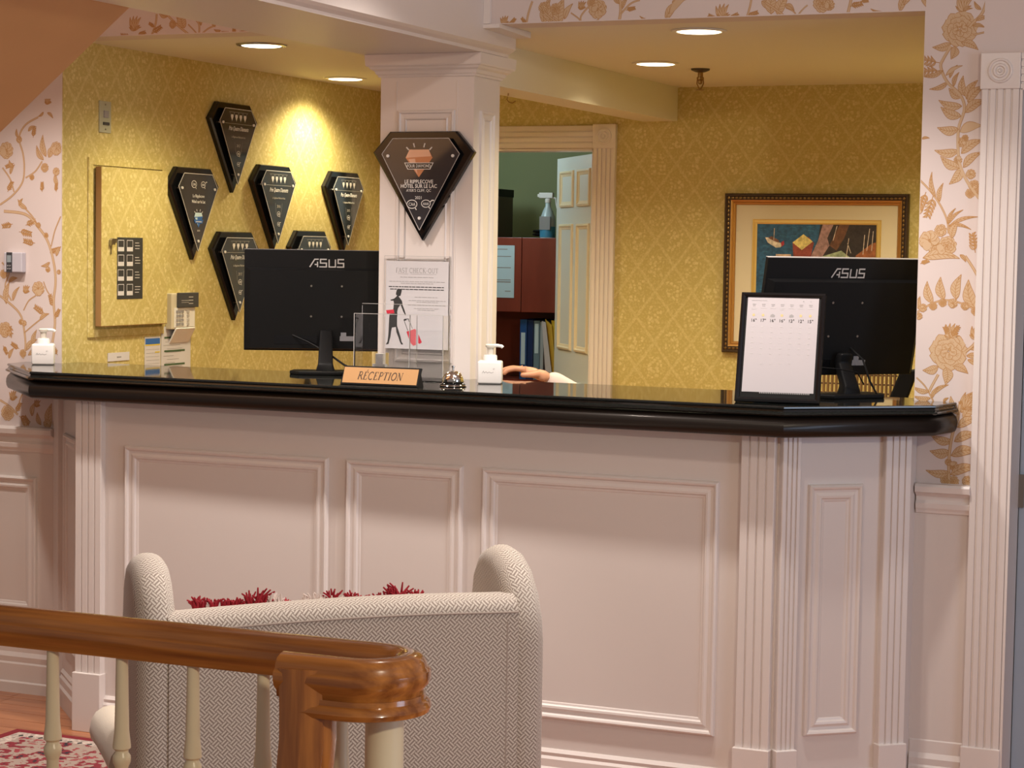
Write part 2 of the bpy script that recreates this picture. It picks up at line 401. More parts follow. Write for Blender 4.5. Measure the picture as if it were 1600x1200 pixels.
# hall beyond the right-hand door
struct('wall_hall', MB().box(-1.02, 1.6, 8.3, 8.4, 0, 2.9).box(1.5, 1.6, YW+T, 8.3, 0, 2.9).box(-1.019, -1.0, YW+T+.001, 8.3, 0, 2.9), DARKW)
struct('ceiling_hall', MB().box(-1.0, 1.6, YW+T, 8.4, 2.8, 2.9), CEIL)

# beams
b1 = MB().box(-3.077, -2.64, 3.2, 6.1, 2.175, 2.78)
b1 = MB().prism([(-3.077, 2.175), (-2.665, 2.175), (-2.665, 2.185), (-2.65, 2.192), (-2.64, 2.2), (-2.64, 2.78), (-3.077, 2.78)], 3.2, YW-.001, 1)
b1.prism([(-3.077, 2.175), (-2.665, 2.175), (-2.665, 2.185), (-2.65, 2.192), (-2.64, 2.2), (-2.64, CZ-.001), (-3.077, CZ-.001)], YW-.001, 6.11, 1)
struct('beam_lobby', b1, PAINT)
b = MB().prism([(YW-.012, CZ-.012), (YW-.012, CZ), (6.1, CZ-.001), (6.1, CZ-.02)], -2.64, -2.585, 0)
struct('trim_1', b, TRIM); struct('trim_4', MB().box(-2.6395, -2.618, YW-.012, YW-.0005, CZ+.001, 2.779), TRIM)
struct('beam_office', MB().box(-2.99, -2.835, 6.05, YB, 2.113, CZ), CEIL)
tag(obj('cup_hook', MB().tube([(-2.93, 6.72, 2.113), (-2.93, 6.72, 2.10), (-2.935, 6.72, 2.092), (-2.925, 6.715, 2.082), (-2.912, 6.715, 2.078), (-2.90, 6.715, 2.085)], .0022, 6), BRASS), 'small curved cup hook screwed into the underside of the white beam', 'hook')

# column
CX0, CX1, CY0, CY1 = -3.034, -2.707, 5.94, 6.14
col = struct('column', MB().box(CX0, CX1, CY0, CY1, 0, 2.175), TRIM)
cap = MB()
def ring(mb, prof, x0, x1, y0, y1):
    mb.loft([[(x0-t, y0-t, z), (x1+t, y0-t, z), (x1+t, y1+t, z), (x0-t, y1+t, z)] for t, z in prof])
ring(cap, [(.001, 2.105), (.006, 2.105), (.008, 2.112), (.012, 2.114), (.016, 2.124), (.026, 2.13), (.03, 2.136), (.036, 2.138), (.038, 2.142), (.040, 2.1745)], CX0, CX1, CY0, CY1)
obj('capital', cap, TRIM, col)
PM = [(-.004, 0), (-.003, .004), (.003, .005), (.006, .002), (.012, .0015), (.018, -.004), (.024, -.005)]
f1 = MB(); f1.M = fr((CX0, CY0, 0), (1, 0)); f1.frame(.063, .263, 1.20, 2.0, [(0, 0), (.002, .007), (.008, .009), (.012, .004), (.024, .002), (.028, .006), (.031, .0005)])
f1.box(.055, .0575, 1.16, 2.09, 0, .0015).box(.268, .2705, 1.16, 2.09, 0, .0015)
obj('panel_moulding', f1, TRIM, col)
f2 = MB(); f2.M = fr((CX1, CY0, 0), (0, 1)); f2.frame(.045, .155, .9, 2.0, [(0, 0), (.002, .007), (.008, .009), (.012, .004), (.02, .002), (.026, .006), (.031, .0005)])
obj('panel_moulding', f2, TRIM, col)

# stair underside crossing the top left corner
p0 = at(232, -17, 1, 4.6); p1 = at(0, 207, 1, 4.6); d = (p1-p0)
q1 = p1+d*1.6; up = Vector((-.0, 0, 1.2))
e0 = (p0-p1).normalized(); pa = p0+e0*1.2
struct('stair_soffit', MB().prism([(pa.x, pa.z), (q1.x, q1.z), (q1.x-.9, q1.z+.2), (pa.x-.6, pa.z+.5)], 3.3, 4.6, 1), SOFF)

# ------------------------------------------------------------------ wall trims, wainscot, casings
def rail_prof(z0, z1):
    h = z1-z0
    return [(0, z0), (.010, z0+.04*h), (.012, z0+.12*h), (.016, z0+.2*h), (.018, z0+.36*h), (.010, z0+.46*h), (.011, z0+.58*h), (.022, z0+.68*h), (.032, z0+.74*h), (.034, z0+.92*h), (.028, z1), (0, z1)]
def wallrail(name, x0, x1, prof, m=TRIM):
    return struct(name, MB().prism([(YW-a, z) for a, z in prof], x0, x1, 0), m)
wallrail('trim_2', -6.2, -4.226, rail_prof(.838, .928))
wallrail('trim_3', -1.262, -1.107, rail_prof(.830, .917))
BP = [(0, 0), (.022, 0), (.022, .035), (.016, .04), (.016, .10), (.012, .106), (.014, .125), (.006, .14), (.006, .175), (.002, .182), (0, .182)]
wallrail('baseboard_left', -6.2, -4.24, BP)
wallrail('baseboard_right', -1.262, -1.112, BP)
wc = struct('wainscot_left', MB().box(-6.2, -4.206, YW-.004, YW, 0, .84), PAINT)
wc2 = struct('wainscot_right', MB().box(-1.29, -1.1, YW-.004, YW, 0, .84), PAINT)
MP = [(0, 0), (.002, .010), (.007, .014), (.012, .012), (.016, .006), (.024, .005), (.032, .009), (.038, .008), (.042, .003), (.047, .002), (.050, 0)]
wm = MB(); wm.M = fr((0, YW-.004, 0), (1, 0)); wm.frame(-5.2, -4.30, .27, .755, MP)
obj('panel_moulding', wm, TRIM, wc)

def fluted(mb, w_, z0, z1, th=.014, n=3, gw=.006):
    """fluted board, local frame x along, y up, z out"""
    pts = [(0, 0), (0, th-.002), (.002, th)]
    m_ = w_/(n+1)
    for i in range(n):
        c = m_*(i+1)
        pts += [(c-gw/2, th), (c-gw*.3, th-.005), (c+gw*.3, th-.005), (c+gw/2, th)]
    pts += [(w_-.002, th), (w_, th-.002), (w_, 0)]
    mb.loft([[(x, z0, y) for x, y in pts], [(x, z1, y) for x, y in pts]])
def rosette(mb, cx, cy, z, R):
    pr = [(.001, .006), (R*.12, .007), (R*.18, .001), (R*.3, .001), (R*.38, .006), (R*.5, .006), (R*.58, .001), (R*.72, .001), (R*.8, .005), (R*.92, .004), (R, -.002)]
    n = 28
    mb.loft([[(cx+r*math.cos(2*PI*i/n), cy+r*math.sin(2*PI*i/n), z+h) for i in range(n)] for r, h in pr], cap=False)
    mb.add([(cx+.001*math.cos(2*PI*i/n), cy+.001*math.sin(2*PI*i/n), z+.006) for i in range(n)], [tuple(range(n))])
# door casing at the right end of the lobby wall
ce = thing('door_casing', 'white fluted casing with rosette block round the dark doorway at far right', 'door frame', fr((-1.109, YW, 0), (1, 0))); ce['kind'] = 'structure'
m = MB(); fluted(m, .104, .175, 2.03, .022, 4, .007); obj('fluted_board', m, TRIM, ce)
obj('plinth_block', MB().box(-.003, .107, 0, .175, 0, .028), TRIM, ce, bevel=.002)
obj('corner_block', MB().box(-.004, .106, 2.03, 2.13, 0, .027), TRIM, ce, bevel=.002)
m = MB(); rosette(m, .051, 2.08, .027, .036); obj('rosette', m, TRIM, ce, smooth=True)
m = MB(); m.M = Matrix.Translation((.107, 2.13, 0)) @ Matrix.Rotation(-PI/2, 4, 'Z'); fluted(m, .104, 0, .88, .022, 4, .007); obj('header_board', m, TRIM, ce)
obj('jamb', MB().box(.1055, .113, 0, 2.03, -T, .022), TRIM, ce)
m = MB(); m.M = Matrix.Translation((.985, 0, 0)); fluted(m, .104, 0, 2.03, .022, 4, .007); obj('fluted_board', m, TRIM, ce)
# open door leaf behind it
dl = thing('door_1', 'door leaf with daylight blue put into its colour, standing open at the far right edge', 'door', ups((-1.0, YW+T+.006, 0), (.045, 1))); dl['kind'] = 'structure'
obj('door_panel', MB().box(0, .8, -.046, -.004, .01, 2.02), DOORE, dl, bevel=.002)
obj('hinge', MB().box(-.012, .001, -.02, .004, .85, .945).cyl(.006, .845, .95, (-.008, .002, 0)), STEEL, dl)
pf = thing('gilt_picture', 'dark picture in gilt frame on the brown hall wall beyond the doorway', 'picture', fr((-1.28+.0, 8.3, 1.0), (1, 0)))
obj('picture_frame', MB().frame(.3, 1.1, -.35, .5, [(0, 0), (0, .03), (.02, .04), (.05, .02), (.07, .012), (.07, 0)]), GOLD, pf)
obj('canvas', MB().box(.36, 1.04, -.29, .44, 0, .008), DKFR, pf)

# back doorway casing and door leaf
bc = thing('door_casing', 'cream fluted casing with rosette corner block round the doorway behind the desk', 'door frame', fr((0, YB, 0), (1, 0))); bc['kind'] = 'structure'
m = MB(); m.M = Matrix.Translation((DX1, 0, 0)); fluted(m, .1, 0, 2.0, .02, 4, .007); obj('fluted_board', m, TRIM, bc)
m = MB(); m.M = Matrix.Translation((DX0-.1, 0, 0)); fluted(m, .1, 0, 2.0, .02, 4, .007); obj('fluted_board', m, TRIM, bc)
m = MB(); m.M = Matrix.Translation((DX0, 2.098, 0)) @ Matrix.Rotation(-PI/2, 4, 'Z'); fluted(m, .096, 0, DX1-DX0, .018, 3, .007); obj('header_board', m, TRIM, bc)
obj('corner_block', MB().box(DX1-.002, DX1+.102, 2.0, 2.103, 0, .025), TRIM, bc, bevel=.002)
obj('corner_block', MB().box(DX0-.102, DX0+.002, 2.0, 2.103, 0, .025), TRIM, bc, bevel=.002)
m = MB(); rosette(m, DX1+.05, 2.052, .025, .036); obj('rosette', m, TRIM, bc, smooth=True)
obj('jamb', MB().box(DX1-.008, DX1, 0, 2.0, -.12, .01).box(DX0, DX0+.008, 0, 2.0, -.12, .01).box(DX0, DX1, 1.992, 2.0, -.12, .01), TRIM, bc)
H = Vector((DX1-.02, YB+.07, 0)); far = Vector((-3.615, 8.87, 0)); u = (H-far).normalized(); LW = (H-far).length
d2 = thing('door_2', 'pale blue grey six panel door standing open into the store room', 'door', fr(far, u)); d2['kind'] = 'structure'
dp = obj('door_panel', MB().box(0, LW, .01, 1.985, -.035, 0), BLUDOOR, d2, bevel=.0015)
DM = [(0, 0), (.002, .008), (.010, .010), (.016, .004), (.024, .002), (.027, -.001)]
for (z0, z1) in ((.08, .62), (.72, 1.52), (1.60, 1.86)):
    for (x0, x1) in ((.10, LW/2-.035), (LW/2+.045, LW-.09)):
        if z0 == .72: z0, z1 = 1.06, 1.66
        if z0 == 1.60: z0, z1 = 1.76, 1.91
for (z0, z1) in ((.14, .98), (1.115, 1.685), (1.76, 1.925)):
    for (x0, x1) in ((.07, LW/2-.03), (LW/2+.04, LW-.08)):
        if z0 == 1.115: pass
        obj('door_moulding', MB().frame(x0, x1, z0 if z0 != .14 else .3, z1, DM), CREAMB if z0 > 1 else BLUDOOR, dp)

# ------------------------------------------------------------------ toile print on the wallpaper (flat print, clipped to the paper)
def clip(poly, r):
    x0, x1, y0, y1 = r
    for ax, lim, sg in ((0, x0, 1), (0, x1, -1), (1, y0, 1), (1, y1, -1)):
        out = []
        for i in range(len(poly)):
            a, b = poly[i-1], poly[i]; ia = sg*(a[ax]-lim) >= 0; ib = sg*(b[ax]-lim) >= 0
            if ia != ib:
                t = (lim-a[ax])/(b[ax]-a[ax]); out.append((a[0]+t*(b[0]-a[0]), a[1]+t*(b[1]-a[1])))
            if ib: out.append(b)
        poly = out
        if len(poly) < 3: return []
    return poly
class Toile:
    def __init__(s, rect): s.a = MB(); s.b = MB(); s.r = rect; s.k = 0
    def pg(s, which, pts):
        c = clip(pts, s.r)
        if len(c) >= 3: s.k += 1; (s.a if which == 0 else s.b).add([(x, y, .0002+(s.k % 450)*1e-6) for x, y in c], [tuple(range(len(c)))])
    def ln(s, pts, w_=.0022):
        t = MB(); stroke(t, pts, w_, 0)
        for f in t.f: s.pg(1, [(t.v[i][0], t.v[i][1]) for i in f])
    def leaf(s, x, y, a, L, W=None, veins=True):
        W = W or L*.30; c, n_ = math.cos(a), math.sin(a); N = 8; up = []; dn = []
        for i in range(N+1):
            t = i/N; h = W*math.sin(PI*t**.8)*(1-.25*t); bend = .10*L*math.sin(PI*t)
            up.append((x+c*L*t-n_*(h*.55+bend), y+n_*L*t+c*(h*.55+bend))); dn.append((x+c*L*t-n_*(-h*.45+bend), y+n_*L*t+c*(-h*.45+bend)))
        s.pg(0, up+dn[::-1][1:-1]); s.ln(up, .0016); s.ln(dn, .0018)
        mid = [((p[0]+q[0])/2, (p[1]+q[1])/2) for p, q in zip(up, dn)]; s.ln(mid[:-1], .0016)
        if veins:
            for i in range(0, N-1):
                s.ln([mid[i], ((up[i+1][0]*.8+mid[i+1][0]*.2), (up[i+1][1]*.8+mid[i+1][1]*.2))], .0011); s.ln([mid[i], (dn[i+1][0]*.8+mid[i+1][0]*.2, dn[i+1][1]*.8+mid[i+1][1]*.2)], .0013)
    def stem(s, pts, w_=.005):
        P = smooth_path(pts); t = MB(); stroke(t, P, w_, 0)
        for f in t.f: s.pg(0, [(t.v[i][0], t.v[i][1]) for i in f])
        t = MB(); stroke(t, P, w_, 0); n = len(P); s.ln([(t.v[i][0], t.v[i][1]) for i in range(n)], .0016); s.ln([(t.v[n+i][0], t.v[n+i][1]) for i in range(n)], .0014)
        return P
    def flower(s, x, y, R, seed=0):
        rd = random.Random(seed)
        for ring_, (rr, np_) in enumerate(((1, 9), (.72, 7), (.44, 5))):
            for k in range(np_):
                a = 2*PI*(k+.4*ring_)/np_+rd.random()*.2; cx, cy = x+R*rr*.55*math.cos(a), y+R*rr*.55*math.sin(a); pr = R*rr*.46
                pr *= 1.0; pts = [(cx+pr*(1+.12*math.sin(5*t+k))*math.cos(t), cy+pr*(1+.12*math.cos(4*t+k))*math.sin(t)) for t in [2*PI*i/12 for i in range(12)]]
                s.pg(0, pts); s.ln(pts[k % 12:]+pts[:k % 12], .0016)
                for h_ in (-.5, 0, .5): s.ln([(x+(cx-x)*.55, y+(cy-y)*.55), (cx+pr*.62*math.cos(a+h_), cy+pr*.62*math.sin(a+h_))], .0010)
        s.ln(arc(x, y, R*.14, R*.14, 0, 330, 8), .0018)
    def sprig(s, x, y, a, L, n=5):
        s.ln([(x, y), (x+L*math.cos(a), y+L*math.sin(a))], .0022)
        for i in range(n):
            t = (i+1)/(n+1)
            for sg in (-1, 1):
                s.leaf(x+L*t*math.cos(a), y+L*t*math.sin(a), a+sg*.75, L*.38*(1-.4*t), L*.10, False)
    def bud(s, x, y, a, L):
        for k in (-.45, -.15, .15, .45): s.leaf(x, y, a+k, L, L*.3, False)
        for k in (-.8, .8, -1.1, 1.1): s.leaf(x, y, a+k, L*.55, L*.14, False)
def smooth_path(p, n=6):
    out = []
    for i in range(len(p)-1):
        a, b, c, d_ = p[max(0, i-1)], p[i], p[i+1], p[min(len(p)-1, i+2)]
        for k in range(n):
            t = k/n
            out.append(tuple(.5*((2*b[j])+(-a[j]+c[j])*t+(2*a[j]-5*b[j]+4*c[j]-d_[j])*t*t+(-a[j]+3*b[j]-3*c[j]+d_[j])*t**3) for j in (0, 1)))
    return out+[tuple(p[-1])]
def wp(px, py):
    q = at(px, py, 1, YW); return (q.x, q.z)
K = .0019
def draw(t, items):
    for it in items:
        k = it[0]
        if k == 's': t.stem([wp(*p) for p in it[1]], it[2] if len(it) > 2 else .006)
        elif k == 'l': x, y = wp(it[1], it[2]); t.leaf(x, y, math.radians(it[3]), it[4]*K, (it[5]*K if len(it) > 5 else None))
        elif k == 'f': x, y = wp(it[1], it[2]); t.flower(x, y, it[3]*K, int(it[1]))
        elif k == 'g': x, y = wp(it[1], it[2]); t.sprig(x, y, math.radians(it[3]), it[4]*K)
        elif k == 'b': x, y = wp(it[1], it[2]); t.bud(x, y, math.radians(it[3]), it[4]*K)
def pair(x, y, L, n, dy=34, dx=0):
    r = []
    for i in range(n):
        r += [('l', x+dx*i, y+dy*i, 25+random.uniform(-8, 12), L*.9, L*.42), ('l', x+dx*i, y+dy*i+6, 165+random.uniform(-12, 8), L*.85, L*.4)]
    return r
RT = [('f', 1500, 45, 26), ('b', 1505, 18, 80, 26), ('l', 1486, 68, 190, 28, 13), ('l', 1492, 72, 255, 20, 14), ('l', 1502, 66, 335, 28, 12),
      ('s', [(1545, -10), (1535, 20), (1518, 38), (1510, 50)], .007), ('l', 1540, 5, 30, 18, 6), ('l', 1525, 32, 10, 20, 7), ('l', 1520, 40, -10, 18, 6), ('l', 1533, 15, 130, 16, 6),
      ('s', [(1520, 55), (1545, 50), (1570, 55), (1590, 45)], .004), ('f', 1592, 66, 12), ('f', 1560, 70, 7), ('g', 1545, 52, -60, 22), ('g', 1575, 55, -70, 20), ('g', 1580, 50, 70, 22),
      ('s', [(1486, 72), (1474, 92), (1470, 105), (1480, 128), (1500, 148), (1507, 170), (1498, 200), (1497, 232), (1500, 258), (1512, 285), (1530, 310)], .007),
      ('g', 1468, 98, 170, 34), ('g', 1470, 110, 185, 34), ('l', 1474, 110, 195, 32, 7), ('l', 1478, 118, 30, 28, 6), ('l', 1482, 128, 200, 30, 8), ('l', 1484, 122, 60, 22, 6), ('l', 1490, 135, 70, 22, 7),
      ('l', 1507, 150, 95, 30, 12), ('l', 1503, 152, 145, 24, 13), ('l', 1510, 155, 60, 32, 13), ('l', 1512, 160, 45, 34, 14), ('l', 1503, 166, 165, 36, 14), ('l', 1502, 182, 155, 34, 15), ('l', 1508, 176, 30, 36, 15),
      ('l', 1498, 202, 175, 32, 15), ('l', 1500, 206, 15, 34, 16), ('l', 1498, 236, 178, 36, 14), ('l', 1502, 240, 32, 38, 15), ('l', 1500, 262, 150, 34, 15), ('l', 1502, 262, 235, 30, 15), ('l', 1505, 262, 40, 36, 13),
      ('f', 1503, 222, 7), ('f', 1508, 216, 5), ('f', 1497, 250, 6), ('f', 1517, 272, 7), ('f', 1522, 290, 8), ('f', 1516, 302, 7), ('f', 1532, 298, 6),
      ('l', 1440, 217, 5, 12, 4),
      ('s', [(1438, 282), (1455, 300), (1470, 322), (1480, 345), (1482, 365)], .004), ('l', 1462, 308, 100, 38, 7), ('l', 1468, 315, 80, 28, 8), ('g', 1447, 300, 250, 28), ('g', 1458, 306, 255, 34), ('l', 1438, 315, 250, 26, 12),
      ('l', 1482, 355, 20, 46, 6), ('l', 1482, 350, 45, 30, 5), ('l', 1482, 352, -10, 34, 5), ('l', 1481, 350, 65, 26, 5),
      ('f', 1452, 376, 15), ('f', 1470, 360, 9), ('f', 1480, 384, 14), ('f', 1464, 392, 12), ('l', 1442, 403, 0, 55, 17), ('l', 1487, 372, 70, 26, 12), ('l', 1500, 398, -50, 14, 6), ('g', 1524, 395, 100, 30),
      ('s', [(1508, 400), (1520, 418), (1531, 438)], .006), ('g', 1438, 412, 20, 14),
      ('s', [(1433, 488), (1455, 475), (1478, 469), (1505, 475), (1530, 487)], .004), ('l', 1457, 474, 105, 34, 14), ('l', 1475, 468, 100, 34, 15), ('l', 1494, 468, 80, 38, 16), ('l', 1524, 482, 105, 44, 20), ('l', 1437, 484, 90, 20, 9),
      ('f', 1442, 481, 6), ('f', 1458, 478, 6), ('f', 1473, 473, 6), ('f', 1489, 474, 7), ('f', 1508, 478, 6), ('f', 1525, 486, 7), ('f', 1436, 494, 5),
      ('f', 1482, 549, 28), ('b', 1487, 530, 88, 24), ('g', 1487, 528, 60, 20), ('g', 1486, 528, 120, 20), ('l', 1466, 573, 195, 24, 14), ('l', 1478, 574, 270, 26, 17), ('l', 1490, 572, 335, 24, 13),
      ('s', [(1530, 512), (1524, 535), (1508, 550)], .006), ('b', 1524, 530, 80, 20), ('l', 1510, 556, -10, 24, 9), ('l', 1512, 562, -35, 24, 9), ('l', 1515, 545, 0, 20, 9),
      ('s', [(1466, 585), (1455, 605), (1452, 612)], .006), ('s', [(1432, 590), (1445, 603), (1456, 622), (1460, 632)], .003), ('l', 1456, 618, 35, 30, 7), ('l', 1456, 622, 60, 20, 6), ('l', 1452, 612, 165, 26, 8), ('l', 1454, 622, 175, 26, 8), ('l', 1474, 628, 40, 10, 4),
      ('s', [(1483, 755), (1483, 715), (1488, 680), (1496, 655), (1500, 632)], .007)]
RT += [('l', 1498, 648, 115, 30, 12), ('l', 1502, 645, 60, 38, 15), ('l', 1505, 655, 45, 36, 16), ('l', 1495, 662, 140, 30, 12), ('l', 1492, 672, 150, 28, 12), ('l', 1496, 668, 25, 36, 14), ('l', 1488, 690, 165, 34, 14), ('l', 1491, 690, 20, 38, 15), ('l', 1484, 706, 180, 30, 16), ('l', 1486, 712, 12, 42, 17), ('l', 1484, 738, 178, 36, 13), ('l', 1485, 742, 18, 44, 16),
       ('f', 1490, 728, 7), ('f', 1482, 722, 5), ('f', 1478, 750, 8), ('f', 1490, 752, 8), ('f', 1512, 752, 8), ('b', 1506, 640, 60, 26)]
t = Toile((XR+.0015, -1.111, .919, 2.36)); draw(t, RT)
o = obj('printed_vine', t.a, TAN, wf, fix=False); o.matrix_local = fr((0, YW, 0), (1, 0)); o['kind'] = 'stuff'
o = obj('printed_outline', t.b, TAN2, wf, fix=False); o.matrix_local = fr((0, YW, 0), (1, 0)); o['kind'] = 'stuff'
LT = [('b', 75, 163, 85, 16), ('l', 68, 175, 215, 14, 5), ('l', 74, 176, -40, 16, 6), ('s', [(60, 183), (40, 195), (30, 215), (36, 240), (38, 262), (35, 285), (20, 305), (0, 320)], .005),
      ('f', 10, 235, 15), ('f', 30, 218, 6), ('l', 28, 215, 100, 16, 6), ('l', 72, 245, 100, 40, 13), ('l', 68, 250, 120, 30, 11), ('l', 76, 246, 50, 26, 14), ('f', 88, 232, 12), ('s', [(40, 278), (55, 268), (66, 252)], .004), ('f', 70, 262, 8), ('f', 50, 277, 5),
      ('g', 66, 300, 90, 18), ('g', 88, 300, 90, 16), ('g', 12, 300, 60, 22), ('s', [(6, 330), (40, 335), (60, 355), (75, 378), (84, 410), (87, 440), (84, 470), (86, 505), (82, 535)], .008), ('s', [(95, 338), (86, 360), (80, 385)], .003),
      ('g', 20, 350, 190, 24), ('g', 30, 362, -10, 28), ('g', 40, 352, 20, 24), ('f', 60, 352, 5), ('f', 72, 368, 5), ('f', 75, 421, 5), ('f', 92, 425, 4), ('g', 84, 480, 110, 24), ('g', 86, 498, 60, 20),
      ('l', 10, 475, 80, 42, 13), ('l', 20, 470, 60, 30, 8), ('s', [(0, 462), (20, 478), (32, 492), (37, 510), (40, 540), (36, 560)], .006), ('f', 60, 451, 13), ('s', [(37, 485), (45, 470), (56, 462)], .003), ('b', 41, 458, 85, 15), ('f', 33, 503, 5), ('f', 38, 505, 5),
      ('f', 8, 515, 14), ('g', 2, 520, 20, 26), ('g', 2, 512, -30, 28), ('l', 40, 548, 40, 34, 11), ('l', 44, 555, 20, 30, 9), ('f', 36, 552, 7), ('g', 30, 545, 150, 20), ('g', 5, 540, -60, 18),
      ('s', [(0, 625), (15, 635), (28, 648)], .006), ('f', 12, 645, 14), ('g', 25, 645, 60, 22), ('g', 30, 650, -30, 26), ('b', 22, 625, 100, 18), ('l', 64, 664, 110, 24, 10), ('l', 78, 668, 85, 44, 18), ('l', 84, 668, 60, 24, 9), ('f', 74, 662, 8), ('f', 88, 655, 6), ('l', 90, 668, 70, 20, 9), ('s', [(38, 610), (33, 620), (30, 628)], .003)]
LT += [('s', [(4, 262), (16, 280), (22, 300)], .004), ('l', 16, 272, 60, 20, 7), ('l', 20, 262, 120, 16, 6), ('g', 52, 215, 80, 20), ('l', 44, 205, 30, 18, 7), ('g', 22, 255, 200, 20), ('f', 88, 268, 7), ('l', 90, 290, 100, 24, 9),
       ('s', [(60, 355), (52, 340), (36, 322)], .004), ('l', 42, 326, 140, 26, 9), ('l', 30, 322, 60, 16, 6), ('g', 55, 380, 170, 26), ('g', 78, 395, 20, 22), ('l', 78, 410, 200, 20, 7), ('l', 88, 400, 60, 20, 8), ('s', [(85, 470), (74, 455), (68, 440)], .003), ('g', 70, 490, 150, 26), ('l', 62, 500, 30, 24, 8),
       ('s', [(38, 520), (52, 508), (62, 500)], .003), ('l', 52, 540, 75, 30, 10), ('g', 60, 545, 30, 22), ('l', 14, 560, 60, 22, 8), ('g', 90, 555, 120, 20), ('s', [(3, 410), (14, 425), (8, 448), (18, 470)], .004), ('f', 6, 428, 8), ('l', 14, 440, 20, 20, 8), ('l', 50, 650, 75, 26, 10), ('l', 46, 662, 120, 18, 8), ('b', 58, 636, 85, 14), ('f', 40, 660, 7), ('g', 88, 630, 95, 18)]
rd = random.Random(3)
t = Toile((-4.9, XL-.002, .93, 2.05)); draw(t, LT)
for k in range(3):
    t.stem([(-4.52-.13*k, 1.05), (-4.56-.13*k, 1.4), (-4.5-.13*k, 1.75), (-4.58-.13*k, 2.0)]); t.flower(-4.53-.13*k, 1.2+.3*k, .03, k)
    for q in range(5): t.leaf(-4.54-.13*k, 1.1+.17*q, 1.2+rd.random(), .06)
for mb, mm, nm in ((t.a, TAN, 'printed_vine'), (t.b, TAN2, 'printed_outline')):
    o = obj(nm, mb, mm, wf, fix=False); o.matrix_local = fr((0, YW, 0), (1, 0)); o['kind'] = 'stuff'
ST = [('b', 211, 48, 88, 26), ('g', 205, 58, 170, 22), ('g', 215, 56, 20, 18), ('s', [(236, 58), (243, 38), (245, 22)], .006), ('g', 238, 52, 30, 22), ('g', 242, 42, 150, 14), ('s', [(262, 24), (278, 40), (298, 56)], .006), ('l', 288, 44, 100, 30, 20), ('l', 262, 26, 150, 22, 10), ('f', 270, 38, 7), ('l', 280, 34, 80, 18, 10),
      ('s', [(311, 55), (311, 38), (303, 28)], .005), ('s', [(313, 55), (325, 45), (336, 40)], .004), ('s', [(309, 54), (300, 44), (294, 38)], .003), ('l', 314, 40, 80, 20, 7), ('l', 336, 42, 100, 14, 8), ('g', 362, 54, 170, 20), ('g', 366, 54, 90, 16), ('g', 370, 56, 20, 22), ('l', 345, 48, 170, 14, 5),
      ('b', 790, 40, 100, 16), ('g', 796, 41, 50, 16), ('s', [(822, 40), (826, 20), (832, 2)], .005), ('g', 823, 38, 130, 14), ('l', 850, 38, 75, 40, 16), ('l', 862, 36, 100, 40, 18), ('l', 874, 38, 80, 42, 22), ('f', 850, 12, 9), ('f', 868, 14, 9), ('s', [(842, 10), (858, 26), (875, 38)], .005), ('l', 882, 30, 60, 28, 10),
      ('s', [(908, 38), (908, 25), (920, 10)], .004), ('s', [(892, 20), (905, 30), (908, 38)], .003), ('b', 909, 15, 85, 14), ('f', 934, 14, 15), ('f', 925, 4, 8), ('s', [(925, 36), (936, 30)], .003), ('s', [(967, 36), (970, 15), (968, -8)], .008), ('s', [(970, 22), (985, 6), (1000, 0)], .004), ('l', 972, 14, 60, 24, 7), ('l', 968, 6, 120, 20, 7), ('g', 978, 16, 10, 16),
      ('l', 1024, 34, 160, 28, 6), ('l', 1040, 32, 50, 40, 14), ('l', 1046, 22, 40, 44, 12), ('l', 1050, 4, 10, 30, 12), ('b', 1130, 30, 95, 24), ('g', 1120, 31, 150, 16), ('g', 1140, 30, 30, 16), ('s', [(1166, 30), (1172, 10), (1175, -8)], .005), ('g', 1168, 26, 20, 18), ('l', 1190, 2, -40, 26, 16), ('l', 1205, 22, 80, 34, 20), ('l', 1215, 24, 60, 34, 18), ('s', [(1196, 4), (1214, 16), (1228, 27)], .005), ('l', 1226, 8, -30, 18, 9),
      ('s', [(1245, 26), (1255, 14), (1262, 8)], .003), ('s', [(1228, 12), (1240, 18), (1245, 26)], .003), ('f', 1285, 5, 14), ('f', 1296, 8, 8), ('s', [(1324, 24), (1328, 8), (1332, -10)], .007), ('g', 1328, 10, 10, 20), ('g', 1345, 2, 0, 12), ('l', 1386, 20, 165, 26, 6), ('l', 1406, 18, 60, 34, 12), ('l', 1412, 8, 45, 34, 11), ('l', 1440, -5, -60, 24, 12)]
t = Toile((XL, -2.645, CZ+.003, 2.7)); draw(t, ST[:20])
t2 = Toile((-2.617, XR+.002, CZ+.003, 2.7)); draw(t2, ST[20:])
for k in range(7):
    t2.flower(-2.5+k*.19, 2.5, .04, k); t2.sprig(-2.42+k*.19, 2.42, 1.3, .08)
    t.flower(-4.1+k*.19, 2.55, .04, k)
for tt in (t, t2):
    for mb, mm, nm in ((tt.a, TAN, 'printed_vine'), (tt.b, TAN2, 'printed_outline')):
        o = obj(nm, mb, mm, wf, fix=False); o.matrix_local = fr((0, YW, 0), (1, 0)); o['kind'] = 'stuff'

